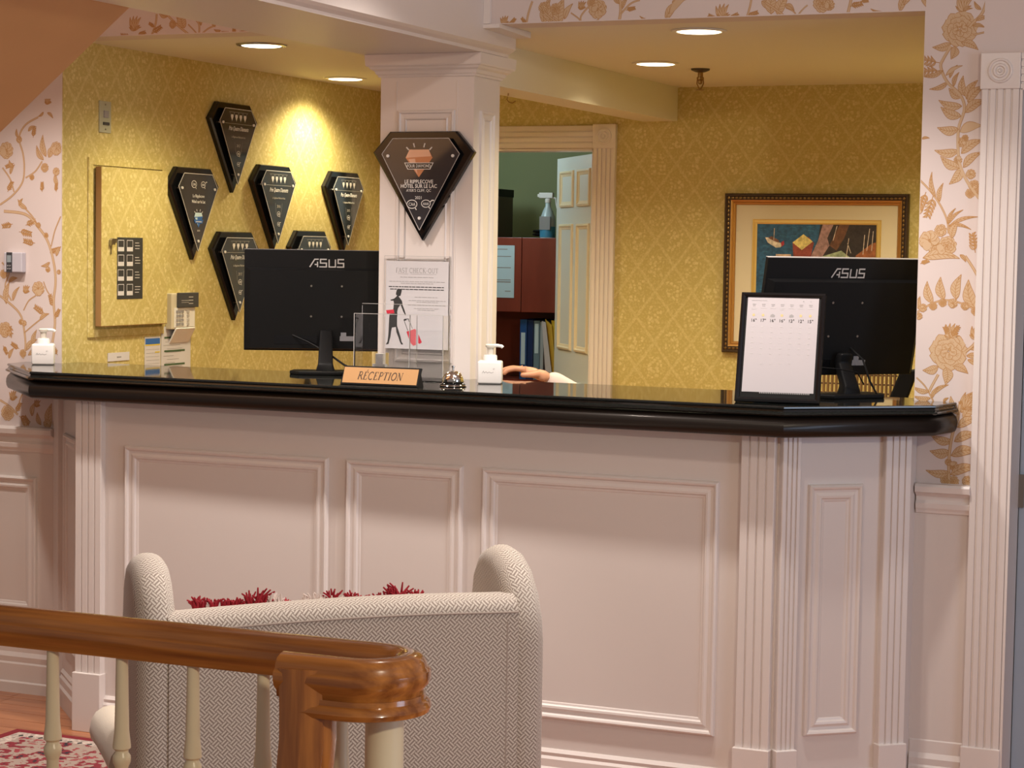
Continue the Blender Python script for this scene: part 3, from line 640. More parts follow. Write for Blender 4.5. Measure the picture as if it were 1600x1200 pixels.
# ------------------------------------------------------------------ reception desk
desk = thing('reception_desk', 'long white panelled reception desk with fluted corner pilasters under the black top', 'desk', (-2.7, 5.5, 0))
def D(mb): mb.M = Matrix.Translation((2.7, -5.5, 0)) @ mb.M; return mb
BF = 5.50; BH = 1.0655
outl = [(-4.2, 5.862), (-4.215, 5.86), (-3.85, BF), (-1.57, BF), (-1.266, 5.76), (-1.266, 5.862)]
m = D(MB()); m.prism(outl, 0, BH); obj('carcass', m, PAINT, desk)
F0 = fr((0, BF, 0), (1, 0)); FL_ = fr((-4.215, 5.865, 0), (1, -1)); FR_ = fr((-1.57, BF, 0), (.759, .651))
TD = Matrix.Translation((2.7, -5.5, 0))
def on(F): m = MB(); m.M = TD @ F; return m
for (x0, x1) in ((-3.699, -2.97), (-2.909, -2.522), (-2.46, -1.735)):
    obj('panel_moulding', on(F0).frame(x0, x1, .207, .927, MP), TRIM, desk)
obj('panel_moulding', on(FL_).frame(.15, .40, .207, .927, MP), TRIM, desk)
obj('panel_moulding', on(FR_).frame(.093, .259, .221, .927, MP), TRIM, desk)
def bprof(F, x0, x1, s=1):
    pr = [(0, 0), (.020, 0), (.020, .06), (.014, .068), (.014, .09), (.008, .098), (.010, .108), (.003, .118), (0, .118)]
    return on(F).loft([[(x0, z, a) for a, z in pr], [(x1, z, a) for a, z in pr]])
obj('base_moulding', bprof(F0, -3.776, -1.669), TRIM, desk)
obj('base_moulding', bprof(FL_, .10, .45), TRIM, desk)
obj('base_moulding', bprof(FR_, .055, .32), TRIM, desk)
def pil(F, x0, x1, z1=BH, n=3):
    m = on(F); m.M = m.M @ Matrix.Translation((x0, 0, 0)); fluted(m, x1-x0, .19, z1, .024, n, .006); obj('pilaster', m, TRIM, desk)
    obj('plinth_block', on(F).box(x0-.004, x1+.004, 0, .19, 0, .034), TRIM, desk, bevel=.002)
pil(F0, -3.874, -3.776); pil(F0, -1.669, -1.572); pil(FR_, .004, .06); pil(FR_, .318, .398)
m = on(FL_); m.box(.0, .095, 0, BH, 0, .02).box(.455, .512, 0, BH, 0, .02); obj('corner_stile', m, TRIM, desk, bevel=.002)

# countertop
def off(path, d):
    P = [Vector(p) for p in path]; out = []
    for i in range(len(P)):
        a = (P[i]-P[i-1]).normalized() if i else (P[1]-P[0]).normalized(); b = (P[i+1]-P[i]).normalized() if i < len(P)-1 else a
        na = Vector((a.y, -a.x)); nb = Vector((b.y, -b.x)); n = (na+nb)/(1+na.dot(nb)); q = P[i]+n*d
        if i == 0 or i == len(P)-1: q = Vector((q.x, P[i].y))
        out.append(q)
    return out
EDGE = [(-4.46, 5.862), (-4.016, 5.42), (-1.528, 5.40), (-1.176, 5.696), (-1.14, 5.862)]
EDGE[0] = (-4.345, 5.745)
EDGE = [(-4.36, 5.862), (-4.345, 5.74), (-4.016, 5.42), (-1.528, 5.40), (-1.176, 5.70), (-1.15, 5.862)]
ctop = thing('countertop', 'long polished black granite countertop with dark wood nosing on the reception desk', 'countertop', (-2.7, 5.7, 1.065))
def layer(prof, name, m, smooth=False):
    mb = MB(); mb.M = Matrix.Translation((2.7, -5.7, -1.065)); loops = []
    for d_, z in prof:
        o_ = off(EDGE, d_)
        bk = [Vector((XR-.003, 5.862)), Vector((XR-.003, 5.965)), Vector((CX1+.25, 5.965)), Vector((XL+.006, 5.965)), Vector((XL+.006, 5.862))]
        loops.append([(p.x, p.y, z) for p in o_+bk])
    mb.loft(loops); return obj(name, mb, m, ctop, smooth=smooth)
layer([(-.012, 1.124), (-.004, 1.125), (.0, 1.129), (-.001, 1.133), (-.008, 1.137), (-.010, 1.142), (-.006, 1.146), (-.006, 1.150), (-.009, 1.152)], 'granite_slab', GRAN)
layer([(-.05, 1.066), (-.016, 1.066), (-.008, 1.070), (-.004, 1.078), (-.002, 1.090), (-.003, 1.102), (-.007, 1.112), (-.014, 1.119), (-.022, 1.124)], 'wood_nosing', DKWOOD, True)
CT = 1.152

# ------------------------------------------------------------------ ceiling fixtures
names = ['over the left of the desk', 'nearest the plaque wall', 'nearest the lobby, right of the column', 'behind it beside the white beam']
lab = ['round recessed ceiling light left of the column, the nearer one', 'round recessed ceiling light close to the wall of plaques', 'round recessed ceiling light near the soffit on the right', 'round recessed ceiling light beside the sprinkler head']
for i, (x, y) in enumerate(DL[:4]):
    th = thing('recessed_light', lab[i], 'ceiling light', (x, y, CZ), 'recessed lights in the office ceiling')
    obj('trim_ring', MB().lathe([(.088, -.001), (.085, -.005), (.072, -.006), (.07, -.001)], n=32), STEEL if i == 0 else CEIL, th, smooth=True)
    obj('lens', MB().lathe([(.069, -.0045), (.066, -.006), (.001, -.007)], n=32), LENS, th)
sp = thing('sprinkler_head', 'brass fire sprinkler hanging from the ceiling above the doorway', 'sprinkler', (-2.47, 7.47, CZ))
obj('escutcheon', MB().lathe([(.036, 0), (.034, -.006), (.02, -.012), (.012, -.014)], n=24), DKFR, sp, smooth=True)
obj('nozzle', MB().lathe([(.010, -.012), (.010, -.03), (.014, -.032), (.014, -.04), (.008, -.045), (.008, -.055), (.004, -.058)], n=12), BRASS, sp, smooth=True)
obj('yoke', MB().tube([(.011, 0, -.038), (.013, 0, -.055), (.004, 0, -.075)], .0025, 6).tube([(-.011, 0, -.038), (-.013, 0, -.055), (-.004, 0, -.075)], .0025, 6), BRASS, sp)
obj('deflector', MB().lathe([(.016, -.078), (.017, -.080), (.003, -.076), (.003, -.072)], n=12), BRASS, sp)

# ------------------------------------------------------------------ award plaques
def kite(w_, tw, hs, hb, th, z0):
    return [(-w_/2, 0), (-tw/2, hs), (tw/2, hs), (w_/2, 0), (0, -hb)]
def plaque(M, label, style, year='2017', group='small black diamond shaped plaques on the yellow wall'):
    p = thing('award_plaque', label, 'plaque', M, group)
    W, TW, HS, HBt = .355, .235, .066, .278
    k = kite(W, TW, HS, HBt, 0, 0); kk = [(x*.97, y*.97-.001) for x, y in k]
    obj('backboard', MB().loft([[(x, y, .001) for x, y in k], [(x, y, .017) for x, y in k], [(x*.955, y*.955, .022) for x, y in k]]), BLKG, p)
    g = [(-.136, -.006), (-.098, .043), (.098, .043), (.136, -.006), (0, -.246)]
    gz = .034
    G = obj('glass_plate', MB().loft([[(x, y, gz) for x, y in g], [(x, y, gz+.004) for x, y in g]]), GLASSP, p)
    P0 = p; p = G; e = MB()
    for i in range(5):
        a, b = g[i], g[(i+1) % 5]; stroke(e, [a, b], .0022, gz+.0045)
    obj('bright_edge', e, SILV if style != 'big' else LOGO, p, fix=False)
    for (x, y) in ((-W*.32, -.012), (W*.32, -.012), (0, -.208)):
        obj('standoff', MB().cyl(.0035, .022, gz+.007, (x, y, 0), 10).cyl(.005, gz+.004, gz+.008, (x, y, 0), 12), SILV, p)
    z = gz+.0052
    if style == 'prix':
        for i in range(4):
            x = -.048+.032*i
            obj('diamond_emblem', MB().poly([(x-.010, .013), (x-.007, .021), (x+.007, .021), (x+.010, .013), (x, -.003)], z), SILV, p, fix=False)
        l = MB()
        for i in range(4):
            x = -.048+.032*i; stroke(l, [(x-.016, .030), (x, -.006), (x+.016, .030)], .0011, z-.0004)
        stroke(l, [(-.07, .030), (.07, .030)], .0011, z-.0004); stroke(l, [(-.10, -.014), (.10, -.014)], .0013, z-.0004); stroke(l, [(-.028, -.085), (-.018, -.13)], .0008, z); stroke(l, [(.028, -.085), (.018, -.13)], .0008, z)
        obj('etched_lines', l, ENGR, p, fix=False)
        text('Prix Quatre Diamants', .024, SILV, p, (0, -.040, z), sx=.68, shear=.45)
        text('Le Ripplecove Hôtel sur le Lac', .011, ENGR, p, (0, -.068, z), sx=.75)
        text(year, .016, ENGR, p, (0, -.103, z), sx=.9)
        emblems(p, 0, -.128, z, .011, False); emblems(p, 0, -.168, z, .009, True)
    elif style == 'blue':
        emblems(p, -.032, .004, z, .015, False); emblems(p, .032, .004, z, .013, True)
        text('Le Ripplecove', .017, SILV, p, (0, -.045, z), sx=.85); text('Hôtel sur le Lac', .017, SILV, p, (0, -.066, z), sx=.85)
        diamond_logo(p, 0, -.118, z, .030, BLUE, LBLUE)
        text(year, .010, ENGR, p, (0, -.172, z))
    else:
        diamond_logo(p, -.004, -.018, z, .047, COPP, COPL, True)
        text('LE RIPPLECOVE', .0165, SILV, p, (-.004, -.0985, z), sx=.9, bold=.0003); text('HÔTEL SUR LE LAC', .0165, SILV, p, (-.004, -.1125, z), sx=.9, bold=.0003)
        text("AYER'S CLIFF, QC", .0125, SILV, p, (-.004, -.125, z), sx=.9); text('2021', .0135, SILV, p, (-.004, -.148, z), sx=.95)
        emblems(p, -.027, -.164, z, .0155, False); emblems(p, .022, -.162, z, .0135, True)
    return P0
def emblems(p, x, y, z, r, tri):
    m_ = MB(); stroke(m_, arc(x, y, r*1.15, r*.85, 0, 360, 20), r*.16, z)
    stroke(m_, [(x+r*.6, y-r*.6), (x+r*1.05, y-r*1.15)], r*.2, z)
    if tri: stroke(m_, [(x+r*1.0, y+r*.35), (x+r*1.6, y+r*.8), (x+r*2.1, y+r*.75)], r*.25, z)
    obj('emblem_ring', m_, SILV, p, fix=False)
    text('AAA' if tri else 'CAA', r*.95, SILV, p, (x, y-r*.34, z), sx=.8)
def diamond_logo(p, x, y, z, s, m1, m2, banner=False):
    a = MB().poly([(x-s, y), (x-s*.72, y+s*.55), (x+s*.72, y+s*.55), (x+s, y), (x, y-s*1.3)], z); obj('diamond_emblem', a, m1, p, fix=False)
    b = MB().poly([(x-s, y), (x-s*.72, y+s*.55), (x+s*.72, y+s*.55), (x+s*.9, y+s*.1)], z+.0003).poly([(x-s*.8, y-.1*s), (x-s*.3, y-.05*s), (x-s*.1, y-s*1.1)], z+.0003); obj('emblem_facet', b, m2, p, fix=False)
    for ang in (140, 110, 70, 40):
        l = MB(); c, n_ = math.cos(math.radians(ang)), math.sin(math.radians(ang)); stroke(l, [(x+c*s*1.0, y+.15*s+n_*s*.58), (x+c*s*1.25, y+.15*s+n_*s*.88)], s*.09, z)
        obj('emblem_ray', l, SILV, p, fix=False)
    bn = MB().poly([(x-s*1.1, y-.32*s), (x+s*1.1, y-.32*s), (x+s*.85, y-.78*s), (x-s*.85, y-.78*s)], z+.0006); obj('banner', bn, SILV if banner else BLUE, p, fix=False)
    bn = MB().poly([(x-s*1.02, y-.37*s), (x+s*1.02, y-.37*s), (x+s*.8, y-.73*s), (x-s*.8, y-.73*s)], z+.0009); obj('banner', bn, BLKG if banner else BLUE, p, fix=False)
    text('FOUR DIAMOND' if banner else 'QUATRE DIAMANTS', s*.31 if banner else s*.2, SILV, p, (x, y-.65*s, z+.0012), sx=.75, bold=.0002 if banner else 0)
plaque(fr((-2.872, CY0-.001, 1.866), (1, 0)), 'black diamond shaped award plaque with copper emblem on the white column', 'big', group='black diamond shaped award plaques')
for (y, z, st, yr, lb) in ((6.955, 2.045, 'prix', '2017', 'black diamond shaped plaque, topmost on the yellow wall'),
                           (6.670, 1.785, 'blue', '2018', 'black diamond shaped plaque with blue emblem, leftmost on the yellow wall'),
                           (7.270, 1.820, 'prix', '2016', 'black diamond shaped plaque in the middle of the group, just above the monitor'),
                           (7.868, 1.818, 'prix', '2015', 'rightmost black diamond shaped plaque on the yellow wall, closest to the column'),
                           (6.975, 1.550, 'prix', '2017', 'lowest black diamond shaped plaque, partly behind the left edge of the monitor'),
                           (7.575, 1.563, 'prix', '2014', 'black diamond shaped plaque with only its top showing above the monitor')):
    plaque(fr((XL, y, z), (0, 1)), lb, st, yr, 'black diamond shaped award plaques')

# ------------------------------------------------------------------ things on the left yellow wall and lobby wall
sw = thing('switch_plate', 'grey two-gang switch plate high on the yellow wall', 'switch', fr((XL, 6.113, 2.004), (0, 1)))
obj('plate', MB().box(-.035, .035, -.055, .055, 0, .005), mat('greenish_grey_plate', (.42, .42, .30), .5), sw, bevel=.0015)
obj('slider', MB().box(-.012, .014, -.002, .022, .005, .010), GREY, sw); obj('toggle', MB().box(-.015, .02, -.028, -.018, .005, .009), SHADOWG, sw)
obj('screw', MB().cyl(.003, .005, .0065, (0, .043, 0), 8), STEEL, sw); obj('screw', MB().cyl(.003, .005, .0065, (0, -.043, 0), 8), STEEL, sw)
ap = thing('access_panel', 'wallpapered electrical access panel door with frame on the yellow wall', 'access panel', (XL, 0, 0))
obj('panel_frame', MB().box(0, .006, 6.015, 6.04, 1.235, 1.86).box(0, .006, 6.475, 6.490, 1.235, 1.86).box(0, .006, 6.04, 6.475, 1.835, 1.86).box(0, .006, 6.04, 6.475, 1.235, 1.262), DAM, ap)
obj('door', MB().box(.006, .030, 6.055, 6.474, 1.274, 1.829), DAM, ap, bevel=.001)
obj('door_edge', MB().box(.007, .0295, 6.0535, 6.0550, 1.274, 1.829).box(.007, .0295, 6.0545, 6.474, 1.2725, 1.274), mat('raw_brown_board', (.28, .15, .05), .7), ap)
obj('key_lock', MB().prism([(6.10, 1.555), (6.112, 1.562), (6.122, 1.558), (6.125, 1.575), (6.11, 1.582), (6.10, 1.575)], .03, .042, 0).box(.032, .034, 6.108, 6.112, 1.525, 1.56).box(.034, .036, 6.118, 6.14, 1.565, 1.580), STEEL, ap)
bs = thing('label_sheet', 'black breaker label sheet with white squares stuck on the access panel', 'label', fr((XL+.0303, 6.225, 1.49), (0, 1)))
obj('backing', MB().box(-.075, .085, -.123, .095, 0, .001), INK, bs)
for r in range(4):
    for c_ in range(2):
        x = -.070+.055*c_; y = .085-.052*r
        fm = MB(); stroke(fm, [(x, y), (x+.036, y), (x+.036, y-.038), (x, y-.038), (x, y)], .0022, .0013); fm.box(x, x+.036, y-.038, y-.024, .001, .0014); obj('breaker_square', fm, WPAPER, bs, fix=False)
    tl = MB()
    for q in range(3): tl.box(.036, .036+random.uniform(.02, .036), .075-.052*r-.010*q, .0775-.052*r-.010*q, .001, .0014)
    obj('text_lines', tl, FINK, bs)
kp = thing('alarm_keypad', 'beige alarm keypad with dark display and flip-down flap on the yellow wall', 'keypad', fr((XL, 6.585, 1.205), (0, 1)))
obj('body', MB().box(-.078, .085, .045, .178, 0, .028), mat('beige_plastic', (.62, .56, .42), .5), kp, bevel=.003)
obj('display', MB().box(-.045, .09, .125, .180, .028, .040), SHADOWG, kp, bevel=.002)
obj('keypad_face', MB().box(-.060, .075, .052, .124, .028, .031), WHITE, kp)
for r in range(4):
    for c_ in range(3): obj('key', MB().box(-.052+c_*.018, -.040+c_*.018, .058+r*.0155, .068+r*.0155, .031, .034), GREY, kp)
    obj('key', MB().box(.02, .034, .058+r*.0155, .068+r*.0155, .031, .034), LOGO, kp)
dm = MB()
for q in range(3): dm.box(.02, .05, .138+q*.012, .141+q*.012, .040, .0403)
dm.box(-.03, .02, .150, .152, .040, .0403).box(-.03, .02, .143, .1445, .040, .0403); obj('display_marks', dm, LOGO, kp)
fm = MB(); fm.M = Matrix.Translation((0, .050, .03)) @ Matrix.Rotation(.5, 4, 'X'); fm.box(-.055, .075, -.062, 0, 0, .006); obj('flap', fm, WHITE, kp, bevel=.001)
nt1 = thing('notice_sheet', 'white printed notice sheet hanging below the alarm keypad', 'paper', fr((XL, 6.578, 1.06), (0, 1)))
obj('sheet', MB().box(-.100, .100, 0, .20, .001, .0025), WPAPER, nt1)
ll = MB(); gg = MB()
for i, y in enumerate((.155, .105, .055)): gg.box(-.08, .06, y, y+.007, .0025, .003)
for i in range(12): ll.box(-.085+.012*(i % 3), -.02+random.uniform(0, .08), .012+i*.013, .0135+i*.013, .0025, .0029)
obj('headings', gg, GREEN, nt1); obj('text_lines', ll, GINK, nt1)
nt2 = thing('notice_card', 'narrow blue and yellow ruled notice card left of the white notice sheet', 'paper', fr((XL, 6.428, 1.10), (0, 1)))
obj('sheet', MB().box(-.058, .045, -.04, .125, .001, .002), WPAPER, nt2); obj('blue_band', MB().box(-.054, .041, .098, .119, .002, .0025), BLUE, nt2); obj('blue_band', MB().box(-.054, .041, -.03, -.012, .002, .0025), BLUE, nt2)
yb = MB().box(-.054, .041, .093, .097, .002, .0025).box(.01, .04, .066, .070, .002, .0025).box(.01, .04, .002, .006, .002, .0025); obj('yellow_band', yb, YEL, nt2)
ll = MB()
for i in range(7): ll.box(-.05, .038, .000+i*.013, .0008+i*.013, .002, .0025)
obj('ruled_lines', ll, GINK, nt2)
tg = thing('wall_label', 'small blank-looking white label strip on the yellow wall just above the countertop', 'label', fr((XL, 6.205, 1.158), (0, 1)))
obj('strip', MB().box(-.068, .066, -.012, .018, .001, .0025), WPAPER, tg); obj('text_lines', MB().box(-.012, .014, -.001, .004, .0025, .003), GINK, tg)
ts = thing('thermostat', 'small grey white wall thermostat on the floral wallpaper at far left', 'thermostat', fr((-4.383, YW, 1.493), (1, 0)))
obj('body', MB().box(-.045, .030, -.034, .034, 0, .024), mat('lilac_grey_plastic', (.55, .53, .58), .4), ts, bevel=.003)
obj('display', MB().box(-.033, -.010, -.034, .034, .024, .026), SHADOWG, ts); obj('screen', MB().box(-.030, -.013, 0, .024, .026, .027), mat('lcd_grey', (.28, .33, .35), .3), ts)
for i in range(4): obj('button', MB().cyl(.003, .026, .028, (-.026+.009*(i % 2), -.012-.010*(i//2), 0), 8), GREY, ts)

# framed picture on the back wall
pic = thing('framed_painting', 'harbour painting with cream mat in an ornate bronze and gold frame on the back wall', 'painting', fr((-2.2275, YB, 1.482), (1, 0)))
hw, hh = .3845, .33
obj('picture_frame', MB().frame(-hw, hw, -hh, hh, [(0, 0), (0, .022), (.004, .028), (.010, .028), (.013, .024), (.024, .024), (.027, .022)]), DKFR, pic)
obj('gold_lip', MB().frame(-hw+.027, hw-.027, -hh+.027, hh-.027, [(0, 0), (0, .024), (.004, .022), (.010, .016), (.012, .018), (.016, .015), (.020, .008)]), GOLD, pic)
bd = MB()
for i in range(44):
    x = -hw+.018+i*(2*hw-.036)/43
    for y in (hh-.0185, -hh+.0185): bd.sphere((x, y, .025), .0058, 6, 4, (1.35, .8, .8))
for i in range(36):
    y = -hh+.018+i*(2*hh-.036)/35
    for x in (-hw+.0185, hw-.0185): bd.sphere((x, y, .025), .0058, 6, 4, (.8, 1.35, .8))
o = obj('beading', bd, BRASS, pic, smooth=True)
obj('mat_board', MB().box(-hw+.046, hw-.046, -hh+.046, hh-.046, .001, .006), MATB, pic)
ax0, ax1, ay0, ay1 = -.247, .252, -.18, .205
obj('gilt_fillet', MB().frame(ax0-.020, ax1+.020, ay0-.02, ay1+.02, [(0, .006), (.001, .010), (.004, .008), (.014, .009), (.02, .006)]), GILT, pic)
def art(name, pts, m_, lay=1):
    obj(name, MB().poly(pts, .0062+.0004*lay), m_, pic, fix=False)
Aq = lambda c: mat('oil_%02x%02x%02x' % tuple(int(v*255) for v in c), c, .5, noise=.35, nscale=70)
art('sea', [(ax0, ay0), (ax1, ay0), (ax1, ay1), (ax0, ay1)], Aq((.02, .10, .22)), 0)
art('dark_cliff', [(.02, ay1), (ax1, ay1), (ax1, ay0), (0, ay0), (-.03, .06), (.01, .13)], Aq((.030, .022, .022)))
art('pale_cliff', [(.03, ay1), (.075, ay1), (.05, .15), (.06, .12), (.01, .04), (-.03, .05), (-.01, .09), (.012, .14)], Aq((.36, .22, .22)), 2)
art('rust_rock', [(.10, ay1), (.14, ay1), (.12, .15), (.09, .10), (.06, .12)], Aq((.14, .06, .03)), 2)
art('house_wall', [(-.095, .135), (-.09, .06), (-.02, .06), (-.005, .13), (-.03, .155), (-.07, .11)], Aq((.28, .06, .045)), 3)
art('house_roof', [(-.095, .13), (-.05, .165), (-.01, .135), (-.055, .10)], Aq((.70, .60, .22)), 4)
art('jetty', [(-.165, .082), (-.10, .082), (-.10, .066), (-.165, .062)], Aq((.62, .45, .35)), 4)
art('shed_roof', [(.03, .075), (.11, .10), (.17, .055), (.16, .03), (.03, .05)], Aq((.33, .40, .26)), 5)
art('rust_shed', [(.17, .08), (.235, .13), (ax1, .135), (ax1, .06), (.17, .06)], Aq((.30, .10, .035)), 4)
art('quay', [(.16, .07), (ax1, .075), (ax1, .05), (.15, .045)], Aq((.60, .50, .36)), 5)
art('boat_hull', [(-.212, .150), (-.20, .128), (-.165, .108), (-.145, .110), (-.138, .125), (-.165, .135), (-.195, .150)], Aq((.72, .66, .56)), 3)
art('boat_deck', [(-.20, .148), (-.165, .132), (-.15, .128), (-.155, .14), (-.185, .155)], Aq((.22, .10, .07)), 4)
art('boat_stern', [(-.145, .128), (-.132, .138), (-.130, .122), (-.140, .112)], Aq((.40, .03, .05)), 5)
for a, b in (((-.175, .14), (-.173, .188)), ((.20, .085), (.205, .165)), ((.215, .10), (.225, .19)), ((.13, .06), (.14, .15)), ((.235, .1), (.24, .18)), ((.09, .2), (.075, .14)), ((.15, .09), (.135, .13))):
    ms = MB(); stroke(ms, [a, b], .0028, .0086); obj('mast', ms, Aq((.62, .52, .44)), pic, fix=False)
wv = MB()
for i in range(60):
    x = random.uniform(ax0+.02, .02); y = random.uniform(ay0+.01, ay1-.005); stroke(wv, [(x-.012, y), (x, y+.0015), (x+.012, y)], .0016, .0067)
obj('wave_strokes', wv, Aq((.05, .20, .36)), pic, fix=False)

# ------------------------------------------------------------------ poster in a sleeve on the column
po = thing('poster', 'fast check-out notice with woman and red suitcase in a clear sleeve on the column', 'poster', fr((-2.892, CY0-.010, 1.242), (1, 0)))
obj('sheet', MB().box(-.110, .111, 0, .28, 0, .0008), WPAPER, po)
obj('clear_sleeve', MB().box(-.117, .117, -.09, .296, -.003, -.0004), ACRY, po)
e = MB(); stroke(e, [(-.116, .285), (.116, .285)], .0012, .001); stroke(e, [(-.116, .296), (.116, .296)], .0012, .001); stroke(e, [(-.116, -.09), (-.116, .296)], .0012, .001); stroke(e, [(.116, -.09), (.116, .296)], .0012, .001); obj('sleeve_edge', e, LOGO, po, fix=False)
serif('FAST CHECK-OUT', .0145, GINK, po, 0, .243, .0012, sx=.86)
ul = MB().box(-.068, -.032, .2385, .2392, .0008, .0012).box(-.022, .068, .2385, .2392, .0008, .0012)
def words(mb, cx, y, wd, h=.0022):
    x = cx-wd/2
    while x < cx+wd/2-.004:
        L = min(random.uniform(.006, .018), cx+wd/2-x); mb.box(x, x+L, y, y+h, .0008, .0012); x += L+.0022
for y, wd, cx in ((.228, .12, 0), (.214, .196, 0), (.208, .115, 0), (.165, .085, .035), (.154, .13, .037), (.149, .075, .037), (.1395, .135, .037), (.129, .088, .035), (.124, .062, .035)): words(ul, cx, y, wd, .0014)
obj('small_print', ul, FINK if False else GINK, po); ul = MB(); words(ul, 0, .1965, .2, .0026); words(ul, 0, .1885, .19, .0026); obj('bold_print', ul, INK, po)
PX = lambda x, y: ((x-425)*.00036*1.02, (1030-y)*.000300)  # poster artwork, measured on a close view of the sheet
fig = [(225,435),(232,405),(250,398),(265,395),(280,405),(276,432),(268,465),(248,475),(262,490),(282,520),(292,570),(310,620),(325,672),(316,672),(296,632),(276,575),(270,560),(246,600),(238,640),(242,668),(238,700),(240,790),(258,850),(275,905),(285,955),(302,985),(283,987),(270,960),(256,915),(234,855),(228,800),(190,808),(182,850),(176,910),(165,955),(160,985),(132,992),(148,960),(155,900),(158,840),(160,760),(163,700),(165,668),(196,630),(202,600),(205,545),(200,520),(178,522),(170,512),(205,500),(226,480),(235,465),(224,455)]
obj('woman_silhouette', MB().poly([PX(*p) for p in fig], .0013), INK, po, fix=False)
obj('handbag', MB().poly([PX(*p) for p in ((130, 625), (205, 615), (212, 655), (140, 662))], .0015), RED, po, fix=False)
obj('suitcase', MB().poly([PX(*p) for p in ((332, 848), (408, 815), (420, 825), (420, 985), (395, 995), (372, 970))], .0015).poly([PX(*p) for p in ((447, 870), (482, 955), (462, 972), (447, 965))], .0015), RED, po, fix=False)
hm = MB(); stroke(hm, [PX(345, 835), PX(308, 730), PX(312, 715), PX(350, 710), PX(352, 725), PX(385, 812)], .0016, .0014); stroke(hm, [PX(305, 725), PX(330, 718)], .004, .0014); obj('suitcase_handle', hm, INK, po, fix=False)

# ------------------------------------------------------------------ monitors
ASUS_ = [[(0, 0), (.62, 1), (1.12, 1)], [(.98, 0), (.98, .70)], [(.62, .34), (.98, .34)], [(2.15, 1), (1.35, 1), (1.35, .52), (2.1, .52), (2.1, .04), (1.2, .04)], [(2.45, 1), (2.45, .04), (3.25, .04), (3.25, 1)], [(4.35, 1), (3.6, 1), (3.6, .52), (4.3, .52), (4.3, .04), (3.45, .04)]]
def monitor(base, yaw, zc, label, tilt=0, back=.17, cw=.54, chh=.332, arm=True):
    """screen faces away from the lobby: local +x along the back, local -y towards the lobby"""
    M = Matrix.Translation(base) @ Matrix.Rotation(yaw, 4, 'Z')
    t = thing('monitor', label, 'monitor', M, 'computer monitors on the reception desk')
    P_ = Matrix.Translation((0, back, zc-base[2])) @ Matrix.Rotation(tilt, 4, 'X') @ Matrix.Rotation(PI/2, 4, 'X')   # local x right, y up, z to lobby
    def q(): m_ = MB(); m_.M = P_.copy(); return m_
    hw, hh = cw/2, chh/2
    sh_ = obj('screen_housing', q().box(-hw, hw, -hh, hh, -.012, .004), BLK, t, bevel=.002)
    obj('rear_cover', q().loft([[(-hw+.004, -hh+.004, .004), (hw-.004, -hh+.004, .004), (hw-.004, hh-.06, .004), (-hw+.004, hh-.06, .004)], [(-hw+.020, -hh+.008, .022), (hw-.020, -hh+.008, .022), (hw-.020, hh-.066, .022), (-hw+.020, hh-.066, .022)]]), BLK, t)
    obj('bezel_edge', q().box(-hw, hw, hh, hh+.0012, -.012, .003), GREY, t)
    obj('display_screen', q().box(-hw+.008, hw-.008, -hh+.01, hh-.008, -.0125, -.012), BLKG, t)
    for x in (-.05, .05):
        for y in (-.052, .048): obj('screw', q().cyl(.0035, .022, .0235, (x, y, 0), 8), STEEL, t)
    lg = q()
    for s_ in ASUS_: stroke(lg, s_, .0040, .0046, 0, .0258, (-.056, hh-.056))
    obj('logo', lg, LOGO, sh_, fix=False)
    obj('port_recess', q().box(-.17, -.03, -hh+.022, -hh+.052, .0221, .0228), BLKG, t)
    st = q().box(.045, .09, -hh+.034, -hh+.050, .0222, .0230).box(.048, .066, -hh+.050, -hh+.062, .0222, .0230); obj('rating_sticker', st, mat('dim_sticker', (.22, .22, .24), .5), t)
    st = MB(); st.loft([[(-.034, -.022, 0), (.034, -.022, 0), (.034, .022, 0), (-.034, .022, 0)], [(-.024, -.018, .035), (.024, -.018, .035), (.024, .018, .035), (-.024, .018, .035)], [(-.022, back*.45, .10), (.022, back*.45, .10), (.022, back*.45+.03, .10), (-.022, back*.45+.03, .10)], [(-.02, back-.04, zc-base[2]-hh+.07), (.02, back-.04, zc-base[2]-hh+.07), (.02, back-.01, zc-base[2]-hh+.07), (-.02, back-.01, zc-base[2]-hh+.07)]])
    obj('stand_neck', st, BLK, t, bevel=.006, smooth=True)
    obj('stand_base', MB().prism([(-.115, -.01), (-.085, -.055), (.085, -.055), (.115, -.01), (.105, .065), (-.105, .065)], 0, .012), BLK, t, bevel=.003)
    return t
m1 = monitor((-3.195, 5.885, CT), math.radians(28), 1.386, 'black monitor seen from behind, left of the white column on the countertop', back=.16)
cb = MB(); cb.tube(smooth3 := [(-.11, .135, .12), (-.06, .11, .10), (.0, .06, .07), (.06, .02, .03), (.11, 0, .008), (.16, .01, .006)], .0035, 8); obj('power_cable', cb, BLK, m1, smooth=True)
m2 = monitor((-1.468, 5.865, CT), math.radians(48), 1.383, 'black monitor seen from behind at the right end of the countertop', tilt=math.radians(12), back=.05, cw=.55, chh=.348)
cb = MB(); cb.tube([(.03, .06, .15), (.045, .0, .11), (.05, -.03, .05), (.07, -.04, .01), (.10, -.03, .006)], .003, 8); cb.tube([(-.12, -.01, .09), (-.06, -.035, .085), (0, -.04, .075), (.03, -.03, .04)], .002, 6); obj('power_cable', cb, BLK, m2, smooth=True)

